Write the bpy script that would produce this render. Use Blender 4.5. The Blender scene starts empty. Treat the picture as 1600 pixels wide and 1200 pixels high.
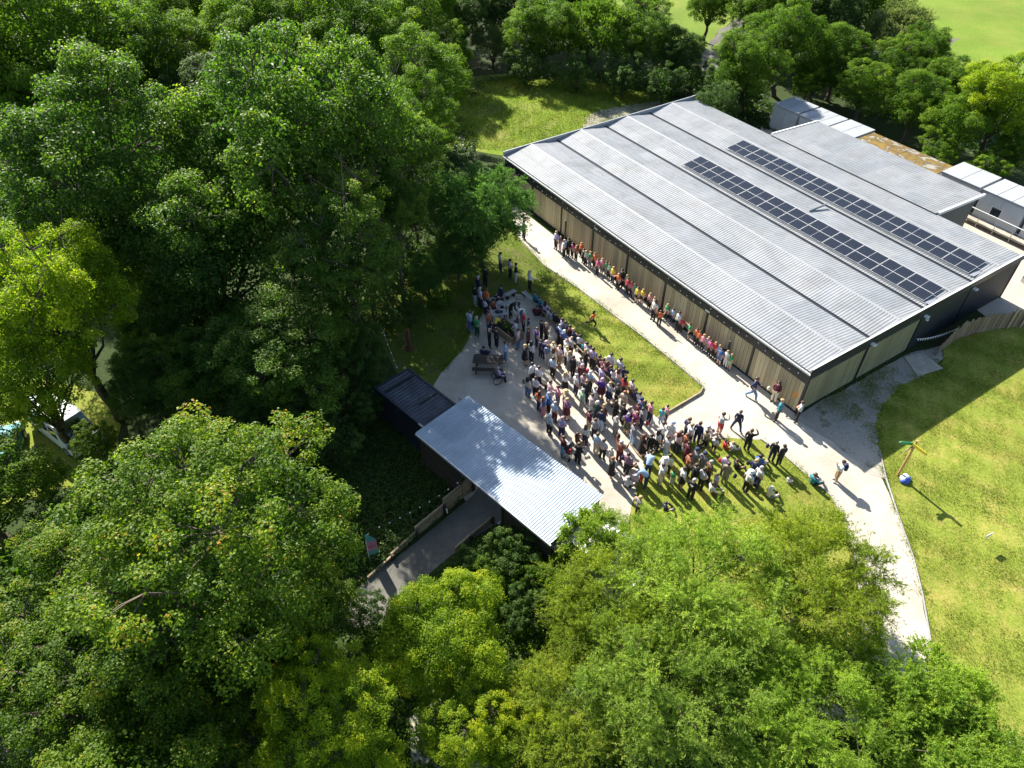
import bpy, bmesh, math, random
import numpy as np
from mathutils import Vector, Matrix, Quaternion
random.seed(7); RNG = np.random.default_rng(11)
sc = bpy.context.scene
COL = sc.collection
R = math.radians

# ------------------------------------------------------------------ camera
CAM_H, TH, FPX = 32.0, R(43.3), 1132.0
cam = bpy.data.cameras.new("camera"); camo = bpy.data.objects.new("camera", cam); COL.objects.link(camo)
camo.location = (0, 0, CAM_H); camo.rotation_euler = (math.pi/2 - TH, 0, 0)
cam.sensor_width = 36.0; cam.lens = 36.0*FPX/1600.0; cam.clip_end = 2000; cam.clip_start = 0.5
sc.camera = camo
# ------------------------------------------------------------------ sky, sun, exposure
SUN_EL, SHADOW_AZ = R(36.0), R(-59.5)           # shadows run along SHADOW_AZ on the ground
sd = Vector((-math.cos(SHADOW_AZ)*math.cos(SUN_EL), -math.sin(SHADOW_AZ)*math.cos(SUN_EL), math.sin(SUN_EL)))
world = bpy.data.worlds.new("World"); sc.world = world; world.use_nodes = True
wn = world.node_tree; bg = wn.nodes["Background"]
sky = wn.nodes.new("ShaderNodeTexSky"); sky.sky_type = 'NISHITA'; sky.sun_disc = False
sky.sun_elevation = SUN_EL; sky.sun_rotation = math.atan2(sd.x, sd.y)
wn.links.new(sky.outputs[0], bg.inputs[0]); bg.inputs[1].default_value = 0.085
sun = bpy.data.lights.new("sun", 'SUN'); sun.energy = 5.0; sun.angle = R(0.55); sun.color = (1.0, 0.95, 0.86)
suno = bpy.data.objects.new("sun", sun); COL.objects.link(suno)
suno.rotation_euler = (-sd).to_track_quat('-Z', 'Y').to_euler(); suno.location = (-40, 80, 70)
sc.render.engine = 'CYCLES'
vs = sc.view_settings; vs.view_transform = 'Standard'; vs.look = 'None'; vs.gamma = 1.0; vs.use_curve_mapping = False
vs.exposure = 1.35
sc.cycles.max_bounces = 6; sc.cycles.transparent_max_bounces = 4; sc.cycles.transmission_bounces = 4

# ------------------------------------------------------------------ helpers
def G(u, v, z=0.0):
    """point of the level plane z seen at photograph position (u, v)"""
    a = (u-800)/FPX; b = -(v-600)/FPX
    d = Vector((a, math.cos(TH)+b*math.sin(TH), -math.sin(TH)+b*math.cos(TH)))
    t = (z-CAM_H)/d.z
    return Vector((0, 0, CAM_H)) + d*t
def link(o, parent=None):
    COL.objects.link(o)
    if parent: o.parent = parent
    return o
def tag(o, label=None, cat=None, group=None, kind=None):
    if label: o["label"] = label
    if cat: o["category"] = cat
    if group: o["group"] = group
    if kind: o["kind"] = kind
    return o
def empty(name, loc, rz=0.0, label=None, cat=None, group=None):
    o = bpy.data.objects.new(name, None); COL.objects.link(o)
    o.location = loc; o.rotation_euler = (0, 0, rz); o.empty_display_size = 0.2
    return tag(o, label, cat, group)
def obj(name, me, m=None, parent=None, loc=None, rz=None):
    o = bpy.data.objects.new(name, me)
    if m is not None and len(me.materials) == 0: me.materials.append(m)
    COL.objects.link(o)
    if parent: o.parent = parent
    if loc is not None: o.location = loc
    if rz is not None: o.rotation_euler = (0, 0, rz)
    return o
class MB:
    """collects boxes, tubes and faces into one mesh"""
    def __init__(s): s.v = []; s.f = []; s.mi = []
    def face(s, pts, mi=0):
        n = len(s.v); s.v += [tuple(p) for p in pts]; s.f.append(tuple(range(n, n+len(pts)))); s.mi.append(mi); return s
    def box(s, x0, x1, y0, y1, z0, z1, mi=0, M=None):
        n = len(s.v)
        P = [(x, y, z) for z in (z0, z1) for y in (y0, y1) for x in (x0, x1)]
        if M is not None: P = [tuple(M @ Vector(p)) for p in P]
        s.v += P
        for q in ((0,2,3,1),(4,5,7,6),(0,1,5,4),(2,6,7,3),(0,4,6,2),(1,3,7,5)):
            s.f.append(tuple(n+i for i in q)); s.mi.append(mi)
        return s
    def bar(s, a, b, w, h, mi=0):
        a = Vector(a); b = Vector(b); d = b-a; L = d.length
        q = d.to_track_quat('X', 'Z').to_matrix().to_4x4(); M = Matrix.Translation(a) @ q
        return s.box(0, L, -w/2, w/2, -h/2, h/2, mi, M)
    def tube(s, pts, rad, n=6, mi=0, cap=True):
        pts = [Vector(p) for p in pts]; rad = rad if isinstance(rad, (list, tuple)) else [rad]*len(pts)
        rings = []
        for i, p in enumerate(pts):
            t = (pts[min(i+1, len(pts)-1)] - pts[max(i-1, 0)])
            if t.length < 1e-6: t = Vector((0, 0, 1))
            t.normalize()
            a = t.cross(Vector((0.13, 0.31, 0.94)));
            if a.length < 1e-3: a = t.cross(Vector((1, 0, 0)))
            a.normalize(); b = t.cross(a)
            base = len(s.v)
            for k in range(n):
                an = 2*math.pi*k/n
                s.v.append(tuple(p + (a*math.cos(an)+b*math.sin(an))*rad[i]))
            rings.append(base)
        for r0, r1 in zip(rings, rings[1:]):
            for k in range(n):
                s.f.append((r0+k, r0+(k+1) % n, r1+(k+1) % n, r1+k)); s.mi.append(mi)
        if cap:
            s.f.append(tuple(rings[0]+k for k in range(n))[::-1]); s.mi.append(mi)
            s.f.append(tuple(rings[-1]+k for k in range(n))); s.mi.append(mi)
        return s
    def mesh(s, name, mats=(), smooth=False):
        me = bpy.data.meshes.new(name); me.from_pydata(s.v, [], s.f)
        for m in mats: me.materials.append(m)
        if len(mats) > 1: me.polygons.foreach_set("material_index", s.mi)
        if smooth: me.polygons.foreach_set("use_smooth", [True]*len(s.f))
        me.update(); return me
    def build(s, name, m, parent=None, smooth=False, loc=None, rz=None):
        mats = m if isinstance(m, (list, tuple)) else (m,)
        return obj(name, s.mesh(name, mats, smooth), None, parent, loc, rz)

# ------------------------------------------------------------------ materials
def nodes(m):
    m.use_nodes = True; nt = m.node_tree; b = nt.nodes["Principled BSDF"]; return nt, b
def ramp(nt, fac, stops):
    r = nt.nodes.new("ShaderNodeValToRGB"); e = r.color_ramp.elements
    while len(e) < len(stops): e.new(0.5)
    for k, (p, c) in enumerate(stops): e[k].position = p; e[k].color = (*c, 1)
    nt.links.new(fac, r.inputs[0]); return r.outputs[0]
def noise(nt, scale, detail=4, rough=0.6, vec=None, dist=0.0):
    n = nt.nodes.new("ShaderNodeTexNoise"); n.inputs["Scale"].default_value = scale
    n.inputs["Detail"].default_value = detail; n.inputs["Roughness"].default_value = rough; n.inputs["Distortion"].default_value = dist
    if vec is not None: nt.links.new(vec, n.inputs["Vector"])
    return n.outputs["Fac"]
def coords(nt, kind="Object", scale=None):
    if kind == "World": o = nt.nodes.new("ShaderNodeNewGeometry").outputs["Position"]
    else: o = nt.nodes.new("ShaderNodeTexCoord").outputs[kind]
    if scale:
        mp = nt.nodes.new("ShaderNodeMapping"); mp.inputs["Scale"].default_value = scale; nt.links.new(o, mp.inputs[0]); o = mp.outputs[0]
    return o
def mixc(nt, fac, a, b, mode='MIX'):
    n = nt.nodes.new("ShaderNodeMix"); n.data_type = 'RGBA'; n.blend_type = mode
    for s, val in ((n.inputs[0], fac), (n.inputs[6], a), (n.inputs[7], b)):
        if hasattr(val, "links"): nt.links.new(val, s)
        elif isinstance(val, (tuple, list)): s.default_value = (*val, 1)
        else: s.default_value = val
    return n.outputs[2]
def bump(nt, b, h, strength=0.3, dist=0.02):
    n = nt.nodes.new("ShaderNodeBump"); n.inputs["Strength"].default_value = strength; n.inputs["Distance"].default_value = dist
    nt.links.new(h, n.inputs["Height"]); nt.links.new(n.outputs[0], b.inputs["Normal"])
MATS = {}
def mat(name, c, rough=0.7, var=0.15, scale=4.0, metallic=0.0, bmp=0.0, kind="Object", stretch=None, spec=0.5, rand=0.0):
    """plain surface: base colour with a soft two-scale variation"""
    if name in MATS: return MATS[name]
    m = bpy.data.materials.new(name); nt, b = nodes(m)
    vec = coords(nt, kind, stretch)
    n1 = noise(nt, scale, 5, 0.65, vec)
    lo = tuple(x*(1-var) for x in c); hi = tuple(min(1, x*(1+var)) for x in c)
    colo = ramp(nt, n1, [(0.3, lo), (0.7, hi)])
    if rand:
        oi = nt.nodes.new("ShaderNodeObjectInfo")
        rr = ramp(nt, oi.outputs["Random"], [(0, (1-rand,)*3), (1, (1+rand,)*3)])
        colo = mixc(nt, 1.0, colo, rr, 'MULTIPLY')
    nt.links.new(colo, b.inputs["Base Color"])
    b.inputs["Roughness"].default_value = rough; b.inputs["Metallic"].default_value = metallic
    b.inputs["Specular IOR Level"].default_value = spec
    if bmp: bump(nt, b, noise(nt, scale*6, 4, 0.7, vec), bmp, 0.02)
    MATS[name] = m; return m

def ground_mat(name, stops, s1, s2, fine, stops2, mixpos=(0.45, 0.6), rough=0.95, bmp=0.6, bd=0.03):
    """ground: a coarse patchwork of two fine-grained colour ramps"""
    m = bpy.data.materials.new(name); nt, b = nodes(m); vec = coords(nt, "World")
    a = ramp(nt, noise(nt, fine, 6, 0.75, vec), stops)
    c = ramp(nt, noise(nt, fine*0.7, 6, 0.75, vec), stops2)
    big = noise(nt, s1, 7, 0.75, vec, 0.0)
    f = ramp(nt, big, [(mixpos[0], (0, 0, 0)), (mixpos[1], (1, 1, 1))])
    col = mixc(nt, f, a, c)
    tone = ramp(nt, noise(nt, s2, 3, 0.6, vec), [(0.3, (0.82,)*3), (0.7, (1.15,)*3)])
    col = mixc(nt, 1.0, col, tone, 'MULTIPLY')
    nt.links.new(col, b.inputs["Base Color"]); b.inputs["Roughness"].default_value = rough
    b.inputs["Specular IOR Level"].default_value = 0.2
    bump(nt, b, noise(nt, fine*1.5, 5, 0.8, vec), bmp, bd)
    return m
M_lawn = ground_mat("lawn_grass", [(0.28, (0.095, 0.145, 0.014)), (0.5, (0.185, 0.23, 0.028)), (0.72, (0.29, 0.305, 0.05))], 0.55, 0.14, 7.0,
                    [(0.3, (0.20, 0.205, 0.025)), (0.55, (0.33, 0.29, 0.07)), (0.72, (0.42, 0.335, 0.17))], (0.47, 0.66))
M_lawn2 = ground_mat("shade_toned_lawn_grass", [(0.3, (0.06, 0.095, 0.012)), (0.5, (0.11, 0.145, 0.016)), (0.7, (0.17, 0.18, 0.03))], 0.5, 0.12, 7.0,
                    [(0.3, (0.12, 0.11, 0.035)), (0.7, (0.21, 0.165, 0.08))], (0.5, 0.7))  # lawn grass in a darker copy, with the shade put into the colour
M_gravel = ground_mat("gravel", [(0.3, (0.40, 0.355, 0.285)), (0.5, (0.50, 0.455, 0.375)), (0.7, (0.59, 0.545, 0.46))], 0.35, 0.15, 14.0,
                    [(0.3, (0.33, 0.29, 0.225)), (0.6, (0.46, 0.41, 0.33)), (0.75, (0.55, 0.50, 0.42))], (0.45, 0.62), 0.9, 0.5, 0.015)
M_apron = ground_mat("weedy_gravel", [(0.3, (0.26, 0.235, 0.19)), (0.5, (0.36, 0.33, 0.28)), (0.7, (0.45, 0.41, 0.34))], 0.8, 0.2, 12.0,
                    [(0.3, (0.05, 0.07, 0.02)), (0.6, (0.11, 0.12, 0.045)), (0.75, (0.24, 0.21, 0.15))], (0.55, 0.67))
M_soil = ground_mat("woodland_floor", [(0.3, (0.018, 0.034, 0.008)), (0.5, (0.034, 0.055, 0.012)), (0.7, (0.055, 0.075, 0.02))], 0.25, 0.08, 4.0,
                    [(0.3, (0.035, 0.032, 0.015)), (0.7, (0.07, 0.062, 0.03))], (0.55, 0.7))
M_farlawn = ground_mat("far_lawn_grass", [(0.3, (0.10, 0.175, 0.014)), (0.7, (0.17, 0.25, 0.024))], 0.15, 0.06, 3.0, [(0.3, (0.15, 0.20, 0.02)), (0.7, (0.23, 0.26, 0.05))], (0.45, 0.65), 0.95, 0.4)
M_knoll = ground_mat("knoll_grass", [(0.3, (0.10, 0.17, 0.010)), (0.7, (0.20, 0.27, 0.02))], 0.3, 0.1, 4.0, [(0.3, (0.19, 0.21, 0.04)), (0.7, (0.30, 0.27, 0.09))], (0.48, 0.66))
M_yard = ground_mat("yard_concrete", [(0.3, (0.42, 0.37, 0.29)), (0.7, (0.53, 0.48, 0.39))], 0.2, 0.1, 3.0, [(0.3, (0.40, 0.345, 0.27)), (0.7, (0.5, 0.44, 0.35))], (0.4, 0.6), 0.9, 0.2, 0.01)
M_path = ground_mat("grey_path", [(0.3, (0.10, 0.095, 0.085)), (0.7, (0.155, 0.145, 0.13))], 0.6, 0.2, 10.0, [(0.3, (0.14, 0.13, 0.11)), (0.7, (0.2, 0.19, 0.16))], (0.4, 0.6), 0.9, 0.4, 0.01)

M_black = mat("black_metal", (0.018, 0.022, 0.028), 0.45, 0.2, 3, 0.0, 0.0)
M_blackclad = mat("dark_cladding", (0.022, 0.028, 0.036), 0.5, 0.2, 1.2)
M_white = mat("white_metal", (0.72, 0.72, 0.70), 0.5, 0.06, 2)
M_greymetal = mat("grey_metal", (0.42, 0.43, 0.44), 0.4, 0.1, 3, 0.5)
M_timber = mat("weathered_timber", (0.26, 0.20, 0.13), 0.85, 0.3, 3.0, 0, 0.4, "Object", (1, 1, 0.12), 0.3, 0.25)
M_board = mat("wall_board", (0.52, 0.44, 0.28), 0.85, 0.25, 3.5, 0, 0.4, "Object", (1.5, 1.5, 0.1), 0.3, 0.22)
M_boardend = mat("green_stained_board", (0.24, 0.225, 0.13), 0.85, 0.25, 3.5, 0, 0.4, "Object", (1.5, 1.5, 0.1), 0.3, 0.15)
M_sleeper = mat("sleeper_timber", (0.30, 0.235, 0.15), 0.85, 0.3, 2.5, 0, 0.4, "Object", (0.3, 2, 2), 0.3, 0.2)
M_darktimber = mat("dark_stained_timber", (0.055, 0.042, 0.035), 0.75, 0.3, 3.0, 0, 0.3, "Object", (0.3, 2, 2), 0.3, 0.2)
M_grey_plank = mat("silvered_plank", (0.34, 0.33, 0.31), 0.85, 0.2, 3.0, 0, 0.3, "Object", (0.3, 2, 2), 0.3, 0.15)
M_concrete = mat("slab_concrete", (0.40, 0.36, 0.29), 0.9, 0.25, 1.5, 0, 0.3)
M_bark = mat("bark", (0.10, 0.082, 0.06), 0.95, 0.35, 5.0, 0, 0.8, "Object", (1, 1, 0.3), 0.2)
M_bulb = mat("bulb_glass", (0.85, 0.83, 0.75), 0.15, 0.05, 5)
M_glass = mat("dark_glass", (0.02, 0.03, 0.035), 0.06, 0.1, 2, 0.0, 0, "Object", None, 0.8)
M_rubber = mat("rubber", (0.02, 0.02, 0.02), 0.8, 0.2, 4)

def roof_mat(name, c, metallic, rough):
    m = bpy.data.materials.new(name); nt, b = nodes(m); vec = coords(nt, "Object")
    st = coords(nt, "Object", (0.35, 0.06, 1))
    a = ramp(nt, noise(nt, 2.0, 6, 0.7, st), [(0.3, tuple(x*0.86 for x in c)), (0.7, tuple(x*1.1 for x in c))])
    # sheet-to-sheet differences along the length, faint streaks and lichen
    vor = nt.nodes.new("ShaderNodeTexVoronoi"); vor.inputs["Scale"].default_value = 1.0
    mp = coords(nt, "Object", (0.5, 0.38, 0.0)); nt.links.new(mp, vor.inputs["Vector"]); vor.distance = 'CHEBYCHEV'; vor.inputs["Randomness"].default_value = 0.15
    tint = ramp(nt, vor.outputs["Color"], [(0.0, (0.84, 0.87, 0.89)), (0.5, (0.97, 0.97, 0.98)), (1.0, (1.08, 1.07, 1.05))])
    col = mixc(nt, 1.0, a, tint, 'MULTIPLY')
    dirt = ramp(nt, noise(nt, 0.5, 6, 0.75, vec, 1.0), [(0.42, (1, 1, 1)), (0.62, (0.86, 0.85, 0.82)), (0.8, (0.7, 0.69, 0.64))])
    col = mixc(nt, 1.0, col, dirt, 'MULTIPLY')
    nt.links.new(col, b.inputs["Base Color"]); b.inputs["Metallic"].default_value = metallic
    rr = nt.nodes.new("ShaderNodeMapRange"); nt.links.new(noise(nt, 1.2, 4, 0.6, vec), rr.inputs[0])
    rr.inputs[3].default_value = rough-0.08; rr.inputs[4].default_value = rough+0.12
    nt.links.new(rr.outputs[0], b.inputs["Roughness"])
    return m
M_roof = roof_mat("weathered_roof_sheet", (0.285, 0.295, 0.305), 0.1, 0.5)
M_ridge = mat("ridge_cap", (0.335, 0.34, 0.345), 0.45, 0.08, 1.5, 0.2)
M_canopy = roof_mat("galvanised_roof_sheet", (0.32, 0.39, 0.46), 0.4, 0.45)
M_controof = mat("rusty_container_roof", (0.055, 0.062, 0.075), 0.5, 0.5, 1.2, 0.3, 0.2)
M_cabwall = mat("cabin_wall", (0.46, 0.48, 0.49), 0.55, 0.08, 1.0)
M_cabroof = mat("cabin_roof", (0.37, 0.385, 0.40), 0.5, 0.12, 0.6)
M_rust = mat("rusty_stain", (0.15, 0.095, 0.022), 0.8, 0.45, 1.5)
def solar_mat():
    m = bpy.data.materials.new("solar_cells"); nt, b = nodes(m); vec = coords(nt, "Object", (6.0, 6.0, 1))
    br = nt.nodes.new("ShaderNodeTexBrick"); br.offset = 0.0; br.inputs["Scale"].default_value = 1.0
    br.inputs["Mortar Size"].default_value = 0.045; br.inputs["Brick Width"].default_value = 1.0; br.inputs["Row Height"].default_value = 1.0
    br.inputs["Color1"].default_value = (0.012, 0.016, 0.026, 1); br.inputs["Color2"].default_value = (0.016, 0.020, 0.032, 1); br.inputs["Mortar"].default_value = (0.05, 0.06, 0.075, 1)
    nt.links.new(vec, br.inputs["Vector"]); nt.links.new(br.outputs[0], b.inputs["Base Color"])
    b.inputs["Roughness"].default_value = 0.25; b.inputs["Specular IOR Level"].default_value = 0.22
    return m
M_solar = solar_mat()
def leaf_mat(name, stops, trans=0.45, gloss=0.35, tcol=(1.0, 1.1, 0.42)):
    m = bpy.data.materials.new(name); nt, b = nodes(m)
    at = nt.nodes.new("ShaderNodeAttribute"); at.attribute_name = "tint"
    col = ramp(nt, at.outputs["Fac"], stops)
    oi = nt.nodes.new("ShaderNodeObjectInfo")
    col = mixc(nt, 1.0, col, ramp(nt, oi.outputs["Random"], [(0, (0.86, 0.88, 0.9)), (1, (1.12, 1.08, 1.05))]), 'MULTIPLY')
    nt.links.new(col, b.inputs["Base Color"]); b.inputs["Roughness"].default_value = gloss+.15; b.inputs["Specular IOR Level"].default_value = 0.2
    tr = nt.nodes.new("ShaderNodeBsdfTranslucent"); tc = mixc(nt, 1.0, col, tcol, 'MULTIPLY')
    sc_ = nt.nodes.new("ShaderNodeVectorMath"); sc_.operation = 'SCALE'; sc_.inputs["Scale"].default_value = 1.7
    nt.links.new(tc, sc_.inputs[0]); nt.links.new(sc_.outputs[0], tr.inputs[0])
    mx = nt.nodes.new("ShaderNodeMixShader"); mx.inputs[0].default_value = trans
    nt.links.new(b.outputs[0], mx.inputs[1]); nt.links.new(tr.outputs[0], mx.inputs[2])
    nt.links.new(mx.outputs[0], nt.nodes["Material Output"].inputs[0])
    return m
LEAF = dict(
 syc=leaf_mat("sycamore_leaf", [(0, (0.028, 0.074, 0.012)), (0.45, (0.066, 0.136, 0.018)), (0.8, (0.135, 0.22, 0.026)), (1, (0.27, 0.32, 0.035))], 0.48, 0.33),
 oak=leaf_mat("oak_leaf", [(0, (0.028, 0.070, 0.008)), (0.4, (0.070, 0.135, 0.010)), (0.7, (0.145, 0.225, 0.012)), (0.93, (0.27, 0.32, 0.016)), (1, (0.38, 0.20, 0.03))], 0.46, 0.35),
 yel=leaf_mat("young_oak_leaf", [(0, (0.065, 0.125, 0.010)), (0.4, (0.155, 0.245, 0.010)), (0.75, (0.32, 0.385, 0.012)), (1, (0.48, 0.46, 0.02))], 0.52, 0.38),  # highlights put into the ramp: green inner leaves, bright yellow tips
 wil=leaf_mat("willow_leaf", [(0, (0.12, 0.185, 0.035)), (0.45, (0.22, 0.31, 0.055)), (0.8, (0.33, 0.41, 0.085)), (1, (0.43, 0.42, 0.09))], 0.55, 0.4),
 wi2=leaf_mat("bright_willow_leaf", [(0, (0.11, 0.20, 0.03)), (0.45, (0.21, 0.31, 0.04)), (0.8, (0.32, 0.41, 0.065)), (1, (0.42, 0.44, 0.07))], 0.55, 0.4),
 wi3=leaf_mat("olive_willow_leaf", [(0, (0.10, 0.15, 0.02)), (0.45, (0.19, 0.25, 0.025)), (0.8, (0.29, 0.34, 0.04)), (1, (0.40, 0.34, 0.05))], 0.52, 0.4),
 fea=leaf_mat("feathery_leaf", [(0, (0.04, 0.10, 0.024)), (0.5, (0.095, 0.20, 0.045)), (1, (0.18, 0.29, 0.065))], 0.48, 0.4),
 ash=leaf_mat("ash_leaf", [(0, (0.042, 0.095, 0.008)), (0.45, (0.088, 0.165, 0.012)), (0.8, (0.155, 0.25, 0.018)), (1, (0.25, 0.31, 0.025))], 0.5, 0.38),
 pale=leaf_mat("pale_leaf", [(0, (0.10, 0.14, 0.06)), (0.5, (0.17, 0.215, 0.09)), (1, (0.26, 0.29, 0.13))], 0.46, 0.45),
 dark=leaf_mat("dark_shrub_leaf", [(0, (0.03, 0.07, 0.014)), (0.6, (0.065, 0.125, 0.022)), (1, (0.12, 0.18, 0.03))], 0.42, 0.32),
 und=leaf_mat("undergrowth_leaf", [(0, (0.03, 0.07, 0.014)), (0.5, (0.07, 0.125, 0.022)), (0.85, (0.13, 0.18, 0.035)), (1, (0.19, 0.14, 0.06))], 0.42, 0.4),
 grass=leaf_mat("grass_blade", [(0, (0.08, 0.13, 0.014)), (0.5, (0.175, 0.215, 0.03)), (0.85, (0.29, 0.29, 0.055)), (1, (0.42, 0.36, 0.15))], 0.45, 0.5),
)

# ------------------------------------------------------------------ the ground
def sheet(name, pts, z, m, kind="structure", label=None, cut=2.5):
    """flat polygon sheet (world xy points), filled by bmesh"""
    bm = bmesh.new(); vsx = [bm.verts.new((p[0], p[1], z)) for p in pts]
    f = bm.faces.new(vsx)
    if f.normal.z < 0: f.normal_flip()
    bmesh.ops.triangulate(bm, faces=bm.faces[:])
    me = bpy.data.meshes.new(name); bm.to_mesh(me); bm.free()
    o = obj(name, me, m); tag(o, label, None, None, kind); return o
def px(*uv, z=0.0): return [G(u, v, z) for u, v in uv]
def wob(pts, amp=0.12, step=0.8, closed=True):
    """subdivide an outline and roughen it like a worn grass edge"""
    out = []; n = len(pts)
    for i in range(n if closed else n-1):
        a = Vector(pts[i][:2]); b = Vector(pts[(i+1) % n][:2]); L = (b-a).length; k = max(1, min(40, int(L/step)))
        for j in range(k):
            p = a.lerp(b, j/k)
            out.append((p.x+random.uniform(-amp, amp)*(j > 0), p.y+random.uniform(-amp, amp)*(j > 0)))
    return out
PHI = R(-56.9); C0 = G(1243, 646); AX = Vector((math.cos(PHI), math.sin(PHI), 0)); BX = Vector((-AX.y, AX.x, 0))
def LW(x, y, z=0.0): return C0 + AX*x + BX*y + Vector((0, 0, z))
def loc2(p): d = Vector((p[0], p[1], 0)) - Vector((C0.x, C0.y, 0)); return d.dot(AX), d.dot(BX)

sheet("ground", [(-260, -60), (260, -60), (260, 420), (-260, 420)], 0.0, M_soil)
# darker lawn round the court, shade put into its colour; sunlit strip over it
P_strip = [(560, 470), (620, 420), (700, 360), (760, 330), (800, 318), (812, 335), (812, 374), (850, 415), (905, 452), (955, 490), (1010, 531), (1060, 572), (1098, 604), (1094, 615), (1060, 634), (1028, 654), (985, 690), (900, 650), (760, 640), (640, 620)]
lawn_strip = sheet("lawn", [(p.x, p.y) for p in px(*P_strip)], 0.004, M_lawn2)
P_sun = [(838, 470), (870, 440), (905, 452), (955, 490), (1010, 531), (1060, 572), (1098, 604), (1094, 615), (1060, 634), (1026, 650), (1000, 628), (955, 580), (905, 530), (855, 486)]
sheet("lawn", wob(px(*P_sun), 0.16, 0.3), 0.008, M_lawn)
P_court = [(762, 476), (800, 458), (820, 462), (850, 484), (905, 537), (955, 587), (1000, 632), (1026, 652), (1060, 634), (1096, 613), (1098, 604), (1150, 620), (1238, 650),
           (1262, 648), (1320, 690), (1378, 748), (1400, 800), (1425, 870), (1440, 930), (1452, 1000), (1456, 1060), (1352, 1060), (1345, 950), (1332, 860), (1318, 810), (1298, 775), (1260, 742), (1222, 709), (1188, 687), (1140, 684), (1075, 690), (1040, 698), (1018, 708), (1007, 723),
           (985, 800), (960, 900), (840, 850), (740, 800), (700, 740), (672, 612), (690, 582), (722, 548), (735, 522)]
sheet("court", wob(px(*P_court), 0.06), 0.012, M_gravel)
P_path = [(800, 318), (822, 334), (870, 372), (930, 415), (1000, 466), (1080, 524), (1160, 583), (1243, 647), (1238, 652), (1150, 640), (1098, 606), (1060, 573), (1010, 532), (955, 491), (905, 453), (850, 416), (812, 375), (800, 350)]
sheet("path", [(p.x, p.y) for p in px(*P_path)], 0.016, M_gravel)
P_lower = [(1007, 723), (1018, 709), (1040, 699), (1075, 691), (1140, 685), (1188, 688), (1222, 710), (1260, 743), (1298, 776), (1318, 811), (1332, 861), (1342, 950), (1330, 1010), (1200, 1020), (1040, 960), (980, 860), (985, 800)]
sheet("lawn", wob(px(*P_lower), 0.08), 0.020, M_lawn)
P_apron = [(1240, 652), (1300, 618), (1412, 556), (1470, 540), (1474, 560), (1440, 590), (1410, 602), (1380, 632), (1368, 662), (1376, 715), (1383, 748), (1360, 742), (1300, 690)]
sheet("gravel_apron", wob(px(*P_apron), 0.1), 0.020, M_apron)
P_right = [(1376, 716), (1367, 662), (1380, 630), (1410, 601), (1440, 588), (1473, 566), (1474, 544), (1500, 528), (1550, 515), (1600, 510), (1720, 500), (1900, 640), (2000, 1300), (1480, 1300), (1455, 1010), (1441, 930), (1426, 870), (1401, 800), (1384, 748)]
edge_ = wob(px(*P_right[:7]), 0.13, 0.3, False)
sheet("lawn", edge_ + [(p.x, p.y) for p in px(*P_right[6:])], 0.024, M_lawn)
# concrete yard behind the hall
sheet("yard", [tuple(LW(x, y)[:2]) for x, y in ((-3, 20), (2.6, 18.5), (4, 19.6), (14, 21), (26, 26), (26, 33.6), (-30, 33.6), (-32, 32), (-30, 29.3), (-24, 22), (-3, 21))], 0.006, M_yard)
# knoll of rough grass behind the hall: a real rise of the ground
def knoll(name, c, rx, ry, h, rz, m, z0=0.01, n=28):
    bm = bmesh.new(); rows = []
    for j in range(n+1):
        row = []
        for i in range(n+1):
            x = -1+2*i/n; y = -1+2*j/n; 
            a = math.sqrt(max(0, 1-y*y/2)); b_ = math.sqrt(max(0, 1-x*x/2)); x2, y2 = x*a, y*b_
            r = math.hypot(x2, y2); z = h*max(0, math.cos(min(1, r)*math.pi/2))**1.2*(1+0.25*math.sin(5*x2+2*y2))
            row.append(bm.verts.new((x2*rx, y2*ry, z)))
        rows.append(row)
    for j in range(n):
        for i in range(n): bm.faces.new((rows[j][i], rows[j][i+1], rows[j+1][i+1], rows[j+1][i]))
    me = bpy.data.meshes.new(name); bm.to_mesh(me); bm.free(); me.polygons.foreach_set("use_smooth", [True]*len(me.polygons))
    o = obj(name, me, m, None, (c[0], c[1], z0), rz); tag(o, kind="structure"); return o
kc = G(850, 175); knoll("grass_knoll", kc, 15, 11, 0.9, R(-10), M_knoll, 0.008)
def knoll_z(x, y):
    dx, dy = x-kc.x, y-kc.y; c_, s_ = math.cos(R(10)), math.sin(R(10)); lx = (dx*c_-dy*s_)/15; ly = (dx*s_+dy*c_)/11; r_ = min(1, math.hypot(lx, ly))
    return .008+.9*max(0, math.cos(r_*math.pi/2))**1.2*(1+.25*math.sin(5*lx+2*ly))
def draped(name, pts, m, dz, st=.4):
    """sheet laid over the knoll"""
    P = [(p[0], p[1]) for p in pts]; xs = [p[0] for p in P]; ys = [p[1] for p in P]; mb = MB()
    def ins(x, y):
        c = False
        for (x0, y0), (x1, y1) in zip(P, P[1:]+P[:1]):
            if (y0 > y) != (y1 > y) and x < (x1-x0)*(y-y0)/(y1-y0)+x0: c = not c
        return c
    x = min(xs)
    while x < max(xs):
        y = min(ys)
        while y < max(ys):
            if ins(x+st/2, y+st/2): mb.face([(a, b, knoll_z(a, b)+dz) for a, b in ((x, y), (x+st, y), (x+st, y+st), (x, y+st))])
            y += st
        x += st
    o = mb.build(name, m); tag(o, kind="structure")
draped("gravel_patch", px((905, 212), (925, 190), (985, 170), (1030, 158), (1045, 166), (985, 202), (930, 218)), M_apron, .03)
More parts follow.
